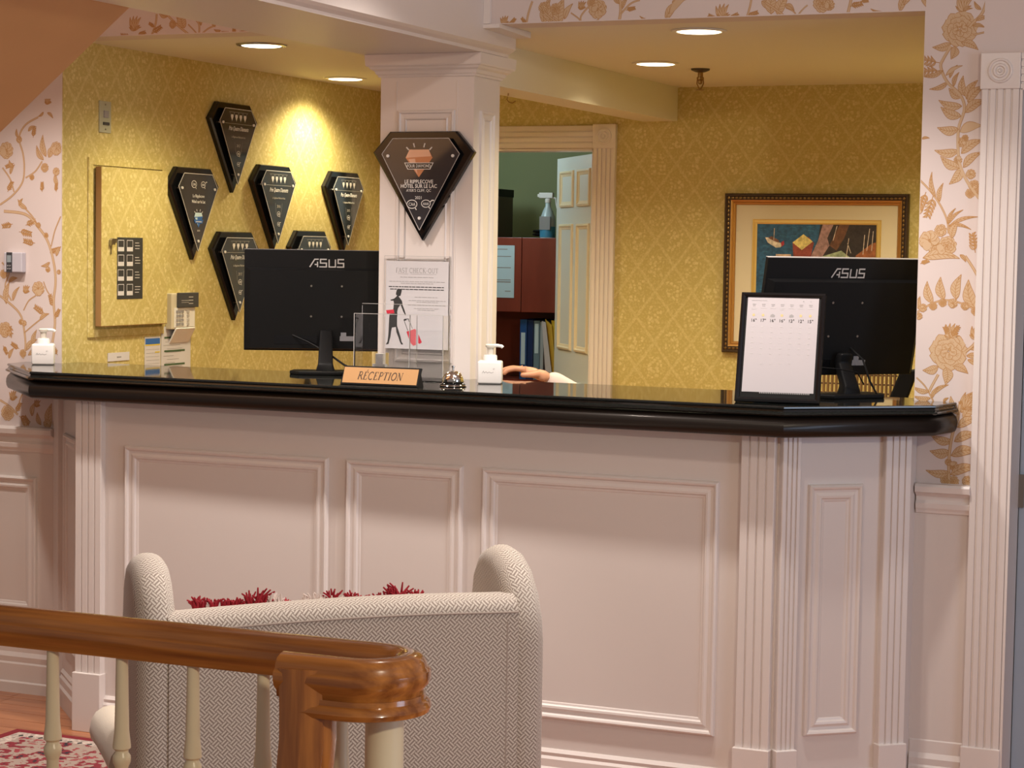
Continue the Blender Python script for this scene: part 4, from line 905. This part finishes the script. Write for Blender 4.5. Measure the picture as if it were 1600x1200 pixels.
# calendar frame
tf = thing('display_frame', 'black framed weekly forecast sheet leaning upright before the right monitor', 'display', ups((-1.578, 5.50, CT), (math.cos(math.radians(8)), math.sin(math.radians(8)))))
P_ = Matrix.Translation((0, .0, .003)) @ Matrix.Rotation(math.radians(-17), 4, 'X') @ Matrix.Rotation(PI/2, 4, 'X')
def q(): m_ = MB(); m_.M = P_.copy(); return m_
obj('frame', q().box(-.117, .117, 0, .312, -.012, 0), BLK, tf, bevel=.002)
obj('bezel', q().frame(-.117, .117, 0, .312, [(0, .001), (.0, .005), (.006, .006), (.012, .003), (.013, .0005)]), BLKG, tf)
obj('prop_leg', MB().add([(-.03, .008, .002), (.03, .008, .002), (.03, .13, 0), (-.03, .13, 0), (-.03, .06, .18), (.03, .06, .18)], [(0, 1, 2, 3), (0, 4, 5, 1), (3, 2, 5, 4), (0, 3, 4), (1, 5, 2)]), BLK, tf)
obj('sheet', q().box(-.099, .099, .028, .299, .0005, .0012), mat('matte_display_sheet', (.47, .44, .46), .85), tf)
g = q(); g2 = q()
for c_ in range(7):
    x = -.080+c_*.0262
    g.box(x-.005, x+.005, .278, .2800, .0012, .0016); g.box(x-.004, x+.004, .274, .2752, .0012, .0016); g2.box(x-.008, x+.008, .268, .2690, .0012, .0016)
    if c_ in (0, 3): g2.box(x-.006, x+.006, .264, .265, .0012, .0016)
    for r in range(6): g2.box(x-.003, x+.002+.002*random.random(), .214-r*.0155, .2158-r*.0155, .0012, .0016)
    if 0 < c_ < 5: g2.box(x-.004+.004, x+.006, .106+.001*c_, .1076+.001*c_, .0012, .0016)
g.box(-.088, -.045, .2895, .2905, .0012, .0016).box(.055, .058, .288, .291, .0012, .0016).box(.076, .0775, .288, .291, .0012, .0016)
obj('headings', g, GINK, tf); o = obj('faint_figures', g2, FINK, tf); o['kind'] = 'stuff'
g = q()
for c_ in range(7):
    x = -.080+c_*.0262
    if c_ in (2, 4): g.poly([(x-.006, .243), (x+.006, .243), (x+.007, .248), (x+.001, .252), (x-.005, .249)], .0016)
obj('cloud_icon', g, GINK, tf, fix=False); g = q()
for c_ in (0, 1, 3, 5, 6):
    x = -.080+c_*.0262; g.poly(arc(x, .248, .004, .004, 0, 330, 8), .0016)
obj('sun_icon', g, mat('pale_ochre_ink', (.62, .46, .22), .7), tf, fix=False)
for c_, s_ in enumerate(('16', '17', '16', '16', '12', '12', '15')):
    o = text(s_+'°', .0125, INK, tf, (-.079+c_*.0262, .2285, .0016)); o.matrix_local = P_
bn = q()
for i in range(28): bn.box(-.05+i*.005, -.047+i*.005, .024, .028, .0005, .0012)
obj('comb_edge', bn, GINK, tf)

# wicker chair behind the right monitor
wk = thing('wicker_chair', 'brown wicker chair back showing behind the right monitor stand', 'chair', ups((-1.66, 6.62, 0), (1, .15)))
m_ = MB()
for i in range(26):
    x = -.19+i*.0135; m_.tube([(x, 0, .52), (x, .015, .85), (x, .03, 1.195)], .0052, 6)
o = obj('wicker_back', m_, WICK, wk); o['kind'] = 'stuff'
m_ = MB()
for i in range(22): m_.box(-.196, .156, .004+.001*i, .016+.001*i, .54+.03*i, .545+.03*i)
obj('weaver_cane', m_, mat('dark_wicker', (.11, .055, .018), .8), wk)
obj('top_rail', MB().tube([(-.20, .03, 1.20), (.165, .03, 1.20)], .009, 8), WICK, wk)
obj('side_post', MB().loft([[(.10, .0, .45), (.16, 0, .45), (.16, .03, .45), (.10, .03, .45)], [(.125, .0, 1.08), (.185, 0, 1.08), (.185, .03, 1.08), (.125, .03, 1.08)], [(.165, 0, 1.19), (.225, 0, 1.20), (.225, .03, 1.20), (.165, .03, 1.19)]]), BLK, wk, bevel=.006)
obj('seat', MB().box(-.2, .2, 0, .42, .42, .48), BLK, wk, bevel=.02)
for x in (-.19, .16):
    for y in (0, .38): obj('leg', MB().box(x, x+.03, y, y+.03, 0, .43), BLK, wk)

# ------------------------------------------------------------------ countertop objects
rs = thing('reception_sign', 'gold reception name plate with black frame on the countertop', 'sign', ups((-2.795, 5.487, CT), (1, .03)))
pr = Matrix.Translation((0, 0, .001)) @ Matrix.Rotation(math.radians(-22), 4, 'X') @ Matrix.Rotation(PI/2, 4, 'X')
def q(): m_ = MB(); m_.M = pr.copy(); return m_
obj('frame', q().prism([(-.131, 0), (.123, 0), (.127, .059), (-.127, .059)], -.006, .001), BLK, rs, bevel=.001)
obj('stand', MB().add([(-.12, .004, 0), (.12, .004, 0), (.12, .05, 0), (-.12, .05, 0), (-.12, .024, .055), (.12, .024, .055)], [(0, 3, 2, 1), (0, 1, 5, 4), (3, 4, 5, 2), (0, 4, 3), (1, 2, 5)]), BLK, rs)
obj('name_plate', q().box(-.125, .119, .005, .054, .001, .0022), SIGNG, rs)
o = serif('RÉCEPTION', .0235, mat('dark_brown_ink', (.06, .03, .015), .5), rs, -.004, .017, .0025, shear=.22, gap=.05, sx=.8, bold=1.35); o.matrix_local = pr

hd = thing('acrylic_holder', 'clear acrylic leaflet holder with two empty bays behind the reception sign', 'holder', ups((-2.858, 5.735, CT), (1, .05)))
def plate(x0, x1, y0, y1, z0, z1, n='panel'): return obj(n, MB().box(x0, x1, y0, y1, z0, z1), ACRY, hd)
plate(-.150, .150, -.002, .001, 0, .205, 'front_panel'); plate(-.150, .150, .055, .058, .003, .235, 'back_panel'); plate(-.150, .150, .001, .055, 0, .003, 'floor_panel')
for x in (-.150, .036, .147): plate(x, x+.003, .001, .055, .003, .205, 'divider')
ed = MB().box(-.150, .150, -.0025, .0015, .205, .2065).box(-.1515, -.1495, -.003, -.0015, 0, .206).box(.0365, .0385, -.003, -.0015, 0, .206).box(.149, .151, -.003, -.0015, 0, .206).box(-.15, .15, .0545, .0585, .235, .2362); obj('bright_edge', ed, mat('frosted_edge', (.72, .70, .68), .2, trans=.4), hd)
tb = thing('card_boxes', 'small stack of white and yellow note cubes just behind the acrylic holder', 'box', ups((-2.965, 5.83, CT), (1, .05)))
obj('lower_box', MB().box(-.022, .022, -.02, .0, 0, .045), WPAPER, tb, bevel=.001); obj('upper_box', MB().box(-.012, .014, -.018, -.002, .045, .078), WPAPER, tb, bevel=.001); obj('yellow_card', MB().box(-.032, -.018, 0, .004, 0, .082).box(.015, .024, 0, .004, .04, .08), mat('pale_yellow_card', (.75, .58, .25), .7), tb)

bl = thing('desk_bell', 'chrome service bell on a black ring on the countertop', 'bell', (-2.607, 5.60, CT))
obj('base', MB().lathe([(.0, 0), (.038, 0), (.040, .004), (.036, .009), (.030, .012), (0, .013)], n=36), BLKG, bl, smooth=True)
obj('base_rim', MB().lathe([(.0405, .0015), (.0415, .003), (.040, .005), (.039, .004)], n=36, cap=False), CHROME, bl, smooth=True)
obj('dome', MB().lathe([(.033, .013), (.034, .016), (.032, .026), (.027, .036), (.018, .044), (.008, .048), (.001, .049)], n=36), CHROME, bl, smooth=True)
obj('plunger', MB().lathe([(.003, .048), (.003, .056), (.0055, .058), (.0055, .062), (.001, .064)], n=12), CHROME, bl, smooth=True)

def soap(loc, yaw, label):
    t = thing('soap_dispenser', label, 'soap dispenser', Matrix.Translation(loc) @ Matrix.Rotation(yaw, 4, 'Z'), 'white square pump bottles on the countertop')
    obj('bottle', MB().box(-.037, .037, -.037, .037, 0, .070), WHITE, t, bevel=.006, seg=3, smooth=True)
    obj('collar', MB().lathe([(.021, .069), (.021, .085), (.019, .088), (.0, .088)], n=24), WHITE, t, smooth=True)
    ph = obj('pump_head', MB().lathe([(.008, .086), (.010, .09), (.010, .108), (.015, .112), (.016, .118), (.012, .121), (0, .121)], n=20), mat('translucent_white_plastic', (.72, .68, .60), .3), t, smooth=True)
    obj('spout', MB().tube([(0, 0, .116), (.022, 0, .117), (.034, 0, .115), (.038, 0, .111)], .005, 8), WHITE, ph, smooth=True)
    m_ = MB(); m_.M = Matrix.Rotation(PI/2, 4, 'X')
    stroke(m_, [(-.022, .033), (-.018, .040), (-.016, .034), (-.010, .038), (-.006, .034), (.0, .037), (.006, .034), (.013, .037)], .0012, .0374); stroke(m_, arc(.014, .046, .0025, .002, 0, 300, 8), .0008, .0374)
    obj('script_label', m_, GINK, t, fix=False)
    return t
soap((-2.575, 5.80, CT), math.radians(20), 'white square soap dispenser beside the bell in front of the column')
soap((-4.215, 5.775, CT), math.radians(32)-PI*.0, 'white square soap dispenser at the left end of the countertop')

# ------------------------------------------------------------------ store room contents
hc = thing('hutch_cabinet', 'cherry wood hutch with closed doors above an open binder shelf in the store room', 'cabinet', (-4.1, 9.3, 0))
HT, HB, SH = 1.625, 1.262, .93
obj('carcass', MB().box(-.75, .55, .02, .36, SH-.03, SH).box(-.75, .55, .02, .36, HB, HB+.018).box(-.75, .55, .02, .36, HT-.018, HT).box(-.75, -.73, .02, .36, SH, HT).box(.53, .55, .02, .36, SH, HT).box(-.75, .55, .34, .36, SH, HT), CHERRY, hc)
for x0, x1 in ((-.75, -.312), (-.308, .128), (.132, .55)): obj('door', MB().box(x0, x1, 0, .02, HB, HT), CHERRY, hc, bevel=.0015)
obj('desk_surface', MB().box(-.75, .55, -.25, .36, .72, .75), CHERRY, hc); obj('side_panel', MB().box(-.75, -.73, -.2, .36, 0, .72).box(.53, .55, -.2, .36, 0, .72).box(-.75, -.73, .0, .36, .75, SH).box(.53, .55, 0, .36, .75, SH).box(-.73, .53, .33, .35, .1, SH), CHERRY, hc)
pn = thing('posted_sheet', 'white printed sheet taped to the cherry hutch door', 'paper', fr((-4.075, 9.3, 1.33), (1, 0)))
obj('sheet', MB().box(-.11, .068, 0, .256, .001, .003), LBLUE, pn); g = MB()
for y, a, b in ((.235, -.07, .03), (.200, -.1, .05), (.145, -.1, .05), (.085, -.03, .05), (.03, .02, .05)): g.box(a, b, y, y+.004, .003, .0034)
g.box(-.03, .05, .074, .080, .003, .0034); obj('text_lines', g, GINK, pn)
def binder(x, wd, z1, m_, lab_, spine=None, lean=0, cat='binder', nm='ring_binder'):
    t = thing(nm, lab_, cat, Matrix.Translation((x, 9.34, SH)) @ Matrix.Rotation(lean, 4, 'Y'))
    obj('cover', MB().box(0, wd, 0, .24, 0, z1), m_, t, bevel=.002)
    if spine: obj('spine_label', MB().box(wd*.2, wd*.8, -.0015, -.0002, z1*spine[0], z1*spine[1]), LBLUE, t)
binder(-3.99, .036, .295, BINDB, 'blue ring binder with long white spine label, leftmost on the shelf', (.25, .78))
binder(-3.95, .030, .292, mat('navy_binder', (.01, .03, .12), .4), 'dark navy ring binder second from left on the shelf')
binder(-3.916, .032, .29, BINDG, 'grey blue ring binder with short pale spine label', (.45, .95))
binder(-3.882, .018, .285, mat('pale_grey_binder', (.38, .45, .50), .5), 'thin pale grey binder beside the leaning white folder')
binder(-3.89, .022, .285, WPAPER, 'leaning white folder among the binders', lean=-.14, cat='folder', nm='paper_folder') if False else None
def folder(pts, y, m_, lab_):
    t = thing('paper_folder', lab_, 'folder', (0, y, SH)); obj('cover', MB().prism(pts, 0, .006, 1), m_, t)
folder([(-3.835, 0), (-3.80, 0), (-3.842, .285), (-3.862, .29)], 9.31, WPAPER, 'white folder leaning left beside the binders')
folder([(-3.815, 0), (-3.785, .0), (-3.815, .27), (-3.85, .30)], 9.325, mat('ochre_card', (.60, .40, .04), .6), 'ochre folder wedged behind the leaning white folder')
folder([(-3.79, 0), (-3.765, 0), (-3.79, .29), (-3.822, .295)], 9.335, YEL, 'bright yellow folder right of the ochre one')
binder(-3.772, .05, .29, mat('red_card', (.50, .05, .03), .5), 'red binder with white label at the right of the shelf', (.3, .6))
sb = thing('spray_bottle', 'blue liquid spray bottle with white trigger on top of the hutch', 'bottle', (-3.885, 9.42, HT))
obj('bottle', MB().lathe([(.036, 0), (.038, .008), (.038, .085), (.036, .10), (.024, .135), (.014, .155), (.013, .175)], n=24), BOTW, sb, smooth=True)
obj('liquid', MB().lathe([(.0385, .004), (.0388, .01), (.0388, .055), (.0385, .056)], n=24), BWATER, sb, smooth=True)
obj('label', MB().lathe([(.0390, .060), (.0390, .115)], n=24, cap=False) if False else MB().box(-.028, .028, -.0395, -.030, .04, .105), GINK, sb)
obj('trigger_head', MB().lathe([(.015, .172), (.015, .19), (.010, .195)], n=16).box(-.045, .028, -.012, .012, .195, .222).box(-.055, -.045, -.008, .008, .20, .215), WHITE, sb, bevel=.003)
obj('trigger', MB().tube([(.012, 0, .20), (.04, 0, .195), (.045, 0, .165), (.05, 0, .145)], .0045, 6), WHITE, sb)
bx_ = thing('storage_box', 'dark box standing on the left of the hutch top', 'box', (-4.13, 9.4, HT)); obj('box_body', MB().box(-.12, .015, -.06, .12, 0, .235), DKFR, bx_, bevel=.003); obj('lid', MB().box(-.123, .018, -.063, .123, .2, .238), BLK, bx_, bevel=.002)
ho = thing('cable_coil', 'small coiled black cable behind the spray bottle on the hutch', 'cable', (-3.95, 9.52, HT)); obj('coil', MB().tube([(.05*math.cos(a), .03*math.sin(a), .008+.004*a/1.5) for a in [i*.5 for i in range(26)]], .006, 6), BLK, ho)

# ------------------------------------------------------------------ stair rail in the foreground
RZ = .897
RPF = [(-.021, -.036), (-.022, -.026), (-.030, -.018), (-.034, -.008), (-.033, .004), (-.027, .010), (-.026, .016), (-.020, .025), (-.010, .030), (0, .0315), (.010, .030), (.020, .025), (.026, .016), (.027, .010), (.033, .004), (.034, -.008), (.030, -.018), (.022, -.026), (.021, -.036)]
hr = thing('handrail', 'varnished oak handrail curling round at its end above white balusters', 'handrail', (-1.48, 2.87, 0))
def HM(): m_ = MB(); m_.M = Matrix.Translation((1.48, -2.87, 0)); return m_
ya, yb_, xc, r_ = 2.937, 2.805, -1.48, .066
path = [(-3.6, ya, RZ), (-2.6, ya, RZ), (-1.9, ya, RZ), (xc, ya, RZ)]+[(xc+r_*math.sin(a)*1.05, 2.871+r_*math.cos(a), RZ) for a in [PI*i/14 for i in range(1, 14)]]+[(xc, yb_, RZ), (-1.592, yb_, RZ)]
obj('rail', HM().sweep(path, RPF), OAK, hr, smooth=True)
pb = [p for p in path if p[0] > -1.56 and (p[1] < 2.92)]
pb = [(p[0], p[1], RZ-.047) for p in pb if p[0] > -1.55]+[(-1.56, yb_, RZ-.047)]
obj('lower_bead', HM().sweep(pb, [(-.024, -.017), (-.032, -.014), (-.035, -.006), (-.032, .002), (-.026, .006), (-.025, .014), (.025, .014), (.026, .006), (.032, .002), (.035, -.006), (.032, -.014), (.024, -.017)]), OAK, hr, smooth=True)
gp = [(-1.548, yb_, RZ+.012), (-1.546, yb_, RZ-.05), (-1.544, yb_-.003, RZ-.10), (-1.548, yb_-.006, RZ-.16), (-1.56, yb_-.012, RZ-.23), (-1.585, yb_-.02, RZ-.31), (-1.63, yb_-.03, RZ-.40), (-1.70, yb_-.04, RZ-.50), (-1.95, yb_-.06, RZ-.76)]
obj('gooseneck', HM().sweep(gp, [(-.034, -.042), (-.036, -.03), (-.030, -.016), (-.033, -.004), (-.030, .010), (-.034, .024), (-.028, .034), (-.010, .040), (.006, .042), (.014, .034), (.022, .036), (.030, .028), (.034, .012), (.036, -.02), (.030, -.036), (.010, -.044)], up=(1, 0, 0)), OAKV, hr, smooth=True)
def baluster(x, y, top, i):
    z = top; o = tag(obj('baluster', MB().lathe([(.0105, 0), (.0105, .02), (.014, .06), (.014, .44), (.0105, .47), (.0105, .668), (.0115, .672), (.0150, .680), (.0155, .686), (.0150, .692), (.0115, .697), (.0112, .701), (.0155, .705), (.0152, .712), (.0125, .735), (.0113, .79), (.0103, top)], n=20), CREAMB, smooth=True), ['leftmost cream turned baluster under the oak handrail', 'second cream turned baluster from the left under the handrail', 'third cream turned baluster, in front of the armchair back', 'cream turned baluster just left of the oak gooseneck', 'thin cream baluster between the gooseneck and the thick post', 'cream turned baluster past the left end of the visible handrail'][min(i, 5)], 'baluster', 'cream stair balusters')
    o.location = (x, y, 0); return o
for i, px in enumerate((82.5, 190.5, 301.5, 411.5, 534)):
    p = at(px, 1100, 1, 2.93); baluster(p.x, 2.93, .861, i)
for k in range(1, 7): baluster(at(82.5, 1100, 1, 2.93).x-.143*k, 2.93, .861, 5)
nw = tag(obj('newel_post', MB().lathe([(.040, 0), (.040, .12), (.032, .14), (.0305, .833)], n=28), CREAMB, smooth=True), 'thick cream round newel post under the curled end of the handrail', 'post'); nw.location = (-1.449, 2.875, 0)

# ------------------------------------------------------------------ armchair
TH = math.radians(39); W_ = .735
R_ = Vector((-1.817, 4.22, 0)); U_ = Vector((math.cos(TH), math.sin(TH), 0)); O_ = R_-U_*W_
ac = thing('armchair', 'cream woven-fabric wing armchair seen from behind, facing the desk', 'armchair', ups(O_, U_))
def sl(pts, x0, x1): return MB().prism(pts, x0, x1, 0)     # polygon in (v, z) extruded along the back
bk = MB(); N_ = 12; top = []
for i in range(N_+1):
    t_ = i/N_; x = -.022+(W_+.044)*t_; z = .742+.022*math.sin(PI*min(1, t_*1.1)*.6)-.0*t_; top.append((x, z))
bk.loft([[(-.022, v, .16)]+[(x, v, z+dz) for x, z in top]+[(W_+.022, v, .16)] for v, dz in ((0, -.03), (.004, -.006), (.02, .012), (.05, .022), (.09, .020), (.13, .0), (.14, -.03))])
obj('back', bk, WEAVE, ac, uv=True, smooth=True)
obj('seam', MB().tube([(x, .0005, z-.012) for x, z in top], .0022, 6).tube([(W_-.004, .001, z) for z in (.17, .4, .6, .73)], .0022, 6), mat('seam_thread', (.45, .38, .33), .9), ac)
wing = [(.0, .16), (.0, .68), (.012, .735), (.05, .795), (.11, .842), (.18, .866), (.25, .868), (.31, .85), (.36, .80), (.39, .70), (.42, .54), (.50, .42), (.60, .38), (.64, .35), (.64, .16)]
for x0, x1 in ((-.090, -.002), (W_+.002, W_+.090)):
    obj('wing', sl(wing, x0, x1), WEAVE, ac, bevel=.040, seg=6, smooth=True, uv=True)
for s_, x in ((-1, -.065), (1, W_+.065)):
    obj('arm', MB().tube([(x, .36, .36), (x+s_*.01, .45, .375), (x+s_*.02, .58, .38), (x+s_*.022, .68, .375), (x+s_*.022, .71, .36)], .055, 16, .052), CREAMF if s_ < 0 else WEAVE, ac, smooth=True)
obj('seat', MB().box(0, W_, .14, .68, .16, .34), WEAVE, ac, bevel=.02, uv=True); obj('seat_cushion', MB().box(.01, W_-.01, .15, .70, .34, .46), WEAVE, ac, bevel=.04, seg=4, smooth=True, uv=True)
for x in (.0, W_-.05):
    for y in (.03, .60): obj('leg', MB().loft([[(x, y, .16), (x+.05, y, .16), (x+.05, y+.05, .16), (x, y+.05, .16)], [(x+.01, y+.01, .008), (x+.04, y+.01, .008), (x+.04, y+.04, .008), (x+.01, y+.04, .008)]]), DKWOOD, ac)

tw = thing('throw_blanket', 'red and white fringed throw draped over the inside of the armchair back', 'blanket', ups(O_, U_))
th_ = MB(); L_ = []
for i in range(13):
    x = .13+i*.04; L_.append([(x, .135+.004*math.sin(i), .765), (x, .150, .762), (x, .158, .70), (x, .165+.004*math.sin(i*2), .55), (x, .175, .47), (x, .168, .47), (x, .158, .55), (x, .150, .70), (x, .142, .755)])
th_.loft(L_); obj('cloth', th_, TUFTW, tw, smooth=True)
rt = random.Random(5)
tuf = [(308, 1, .024), (318, 1, .020), (327, 0, .013), (335, 1, .022), (352, 1, .018), (365, 1, .022), (376, 1, .016), (392, 1, .034), (404, 1, .036), (414, 1, .024), (424, 0, .026), (436, 0, .022), (447, 1, .014), (478, 0, .020), (490, 0, .026), (500, 0, .024), (512, 0, .020), (519, 1, .030), (536, 0, .018), (549, 1, .026), (562, 1, .022), (594, 1, .020), (606, 1, .026), (618, 1, .036), (626, 1, .042), (637, 1, .022), (650, 1, .026), (760, 0, .014)]
Mi = ups(O_, U_).inverted()
for px, rd_, h in tuf:
    # where the sight line of the tuft crosses the inner top edge of the back
    d_ = RX*((px-800)/FPX)+DN*((945-600)/FPX)+FW; a_ = Mi @ Vector((0, 0, EYE)); b_ = Mi.to_3x3() @ d_; t_ = (.135-a_.y)/b_.y; x = a_.x+b_.x*t_
    m_ = MB(); h = h*1.25
    for k in range(12):
        a = rt.uniform(-1.0, 1.0); L = h*rt.uniform(.55, 1.0); bx0 = x+rt.uniform(-.006, .006); y0 = .137+rt.uniform(-.004, .010)
        m_.tube([(bx0, y0, .752), (bx0+L*.35*a, y0+rt.uniform(-.004, .004), .755+L*.6), (bx0+L*.8*a, y0+rt.uniform(-.01, .01), .755+L*(1.1-.25*abs(a)))], .0042, 5, .0018)
    obj('tassel', m_, TUFTR if rd_ else TUFTW, tw, fix=False)

# ------------------------------------------------------------------ rug
rg = thing('area_rug', 'patterned dark red oriental rug with cream border on the wood floor', 'rug', (-3.0, 4.3, .0))
RX0, RX1, RY0, RY1 = -1.03, 1.25, -1.2, 1.085
obj('outer_band', MB().box(RX0, RX1, RY0, RY1, .0005, .006), mat('crimson_pile', (.20, .012, .02), .95), rg)
obj('cream_band', MB().box(RX0+.035, RX1-.035, RY0+.035, RY1-.035, .006, .0068), mat('cream_pile', (.48, .40, .34), .95, noise=.5, nscale=90), rg)
obj('field', MB().box(RX0+.085, RX1-.085, RY0+.085, RY1-.085, .0068, .0075), make_rug(), rg)
fm = MB(); 
for i in range(60):
    x = RX0+.06+i*.037
    if x < RX1-.06: fm.poly([(x, RY1-.072), (x+.009, RY1-.060), (x+.018, RY1-.072), (x+.009, RY1-.084)], .0072)
obj('border_motifs', fm, INK, rg, fix=False)

# ------------------------------------------------------------------ person crouching behind the desk, reaching along it
def skinned(name, verts, edges, radii, m_, parent, sub=2, root=0):
    me = bpy.data.meshes.new(name); me.from_pydata(verts, edges, []); me.materials.append(m_)
    o = bpy.data.objects.new(name, me); C.objects.link(o); o.parent = parent
    s_ = o.modifiers.new('skin', 'SKIN'); s_.use_smooth_shade = True
    for i, r in enumerate(radii):
        v = me.skin_vertices[0].data[i]; v.radius = (r, r) if not isinstance(r, tuple) else r
        v.use_root = (i == root)
    b_ = o.modifiers.new('subsurf', 'SUBSURF'); b_.levels = sub; b_.render_levels = sub
    return o
ps = thing('person', 'person bent low behind the desk, pale sleeve and hand reaching just above the countertop edge', 'person', (0, 0, 0))
wr = at(852, 588, 1, 6.33); el = at(930, 640, 1, 6.45); sh = Vector((-2.34, 6.72, .90)); kn = at(826, 580, 1, 6.30)
pel = Vector((-2.26, 7.0, .42)); ch = Vector((-2.26, 6.78, .78)); nk = Vector((-2.27, 6.68, .93)); sh2 = Vector((-2.08, 6.66, .84))
V = [pel, pel.lerp(ch, .5), ch, nk, sh, el, wr, sh2, sh2+Vector((.06, -.12, -.22)), sh2+Vector((-.05, -.30, -.30)), pel+Vector((-.12, 0, -.02)), pel+Vector((-.28, -.32, .06)), pel+Vector((-.26, -.12, -.34)), pel+Vector((.12, 0, -.02)), pel+Vector((.10, -.38, .06)), pel+Vector((.12, -.16, -.34))]
skinned('body', [tuple(v) for v in V], [(0, 1), (1, 2), (2, 3), (2, 4), (4, 5), (5, 6), (2, 7), (7, 8), (8, 9), (0, 10), (10, 11), (11, 12), (0, 13), (13, 14), (14, 15)], [.14, .13, .13, .055, .07, .05, .036, .07, .05, .035, .10, .075, .05, .10, .075, .05], SLEEVE, ps)
hd_ = MB().sphere((nk.x-.03, nk.y-.06, nk.z+.055), .085, 18, 12, (.85, 1.0, 1.1)); obj('head', hd_, SKIN, ps, smooth=True)
obj('hair', MB().sphere((nk.x-.028, nk.y-.045, nk.z+.065), .09, 18, 12, (.9, 1.0, 1.08)), HAIR, ps, smooth=True)
fd = (kn-wr).normalized(); sd_ = fd.cross(Vector((0, 0, 1))).normalized(); upv = sd_.cross(fd)
hv = [tuple(wr-fd*.02), tuple(wr+fd*.02), tuple(wr+fd*.055), tuple(wr+fd*.08)]
hv_e = [(0, 1), (1, 2), (2, 3)]; hr_ = [(.030, .024), (.034, .020), (.038, .018), (.036, .016)]
for k, (o1, L) in enumerate(((-.027, .070), (-.009, .080), (.009, .075), (.026, .060))):
    b0 = wr+fd*.078+sd_*o1; i0 = len(hv)
    pts = [b0, b0+fd*L*.45-upv*.004, b0+fd*L*.78-upv*.018, b0+fd*L*.92-upv*.036]
    hv += [tuple(p) for p in pts]; hv_e += [(2, i0), (i0, i0+1), (i0+1, i0+2), (i0+2, i0+3)]; hr_ += [.0095, .009, .008, .007]
i0 = len(hv); b0 = wr+fd*.03-sd_*.03
hv += [tuple(b0), tuple(b0+fd*.03-sd_*.022-upv*.01), tuple(b0+fd*.062-sd_*.024-upv*.02)]; hv_e += [(1, i0), (i0, i0+1), (i0+1, i0+2)]; hr_ += [.012, .010, .008]
skinned('hand', hv, hv_e, hr_, SKIN, ps, 1)
for s_ in (-1, 1):
    a_ = V[12] if s_ < 0 else V[15]; obj('shoe', MB().box(a_.x-.04, a_.x+.04, a_.y-.2, a_.y+.06, 0, .08), BLK, ps, bevel=.02)
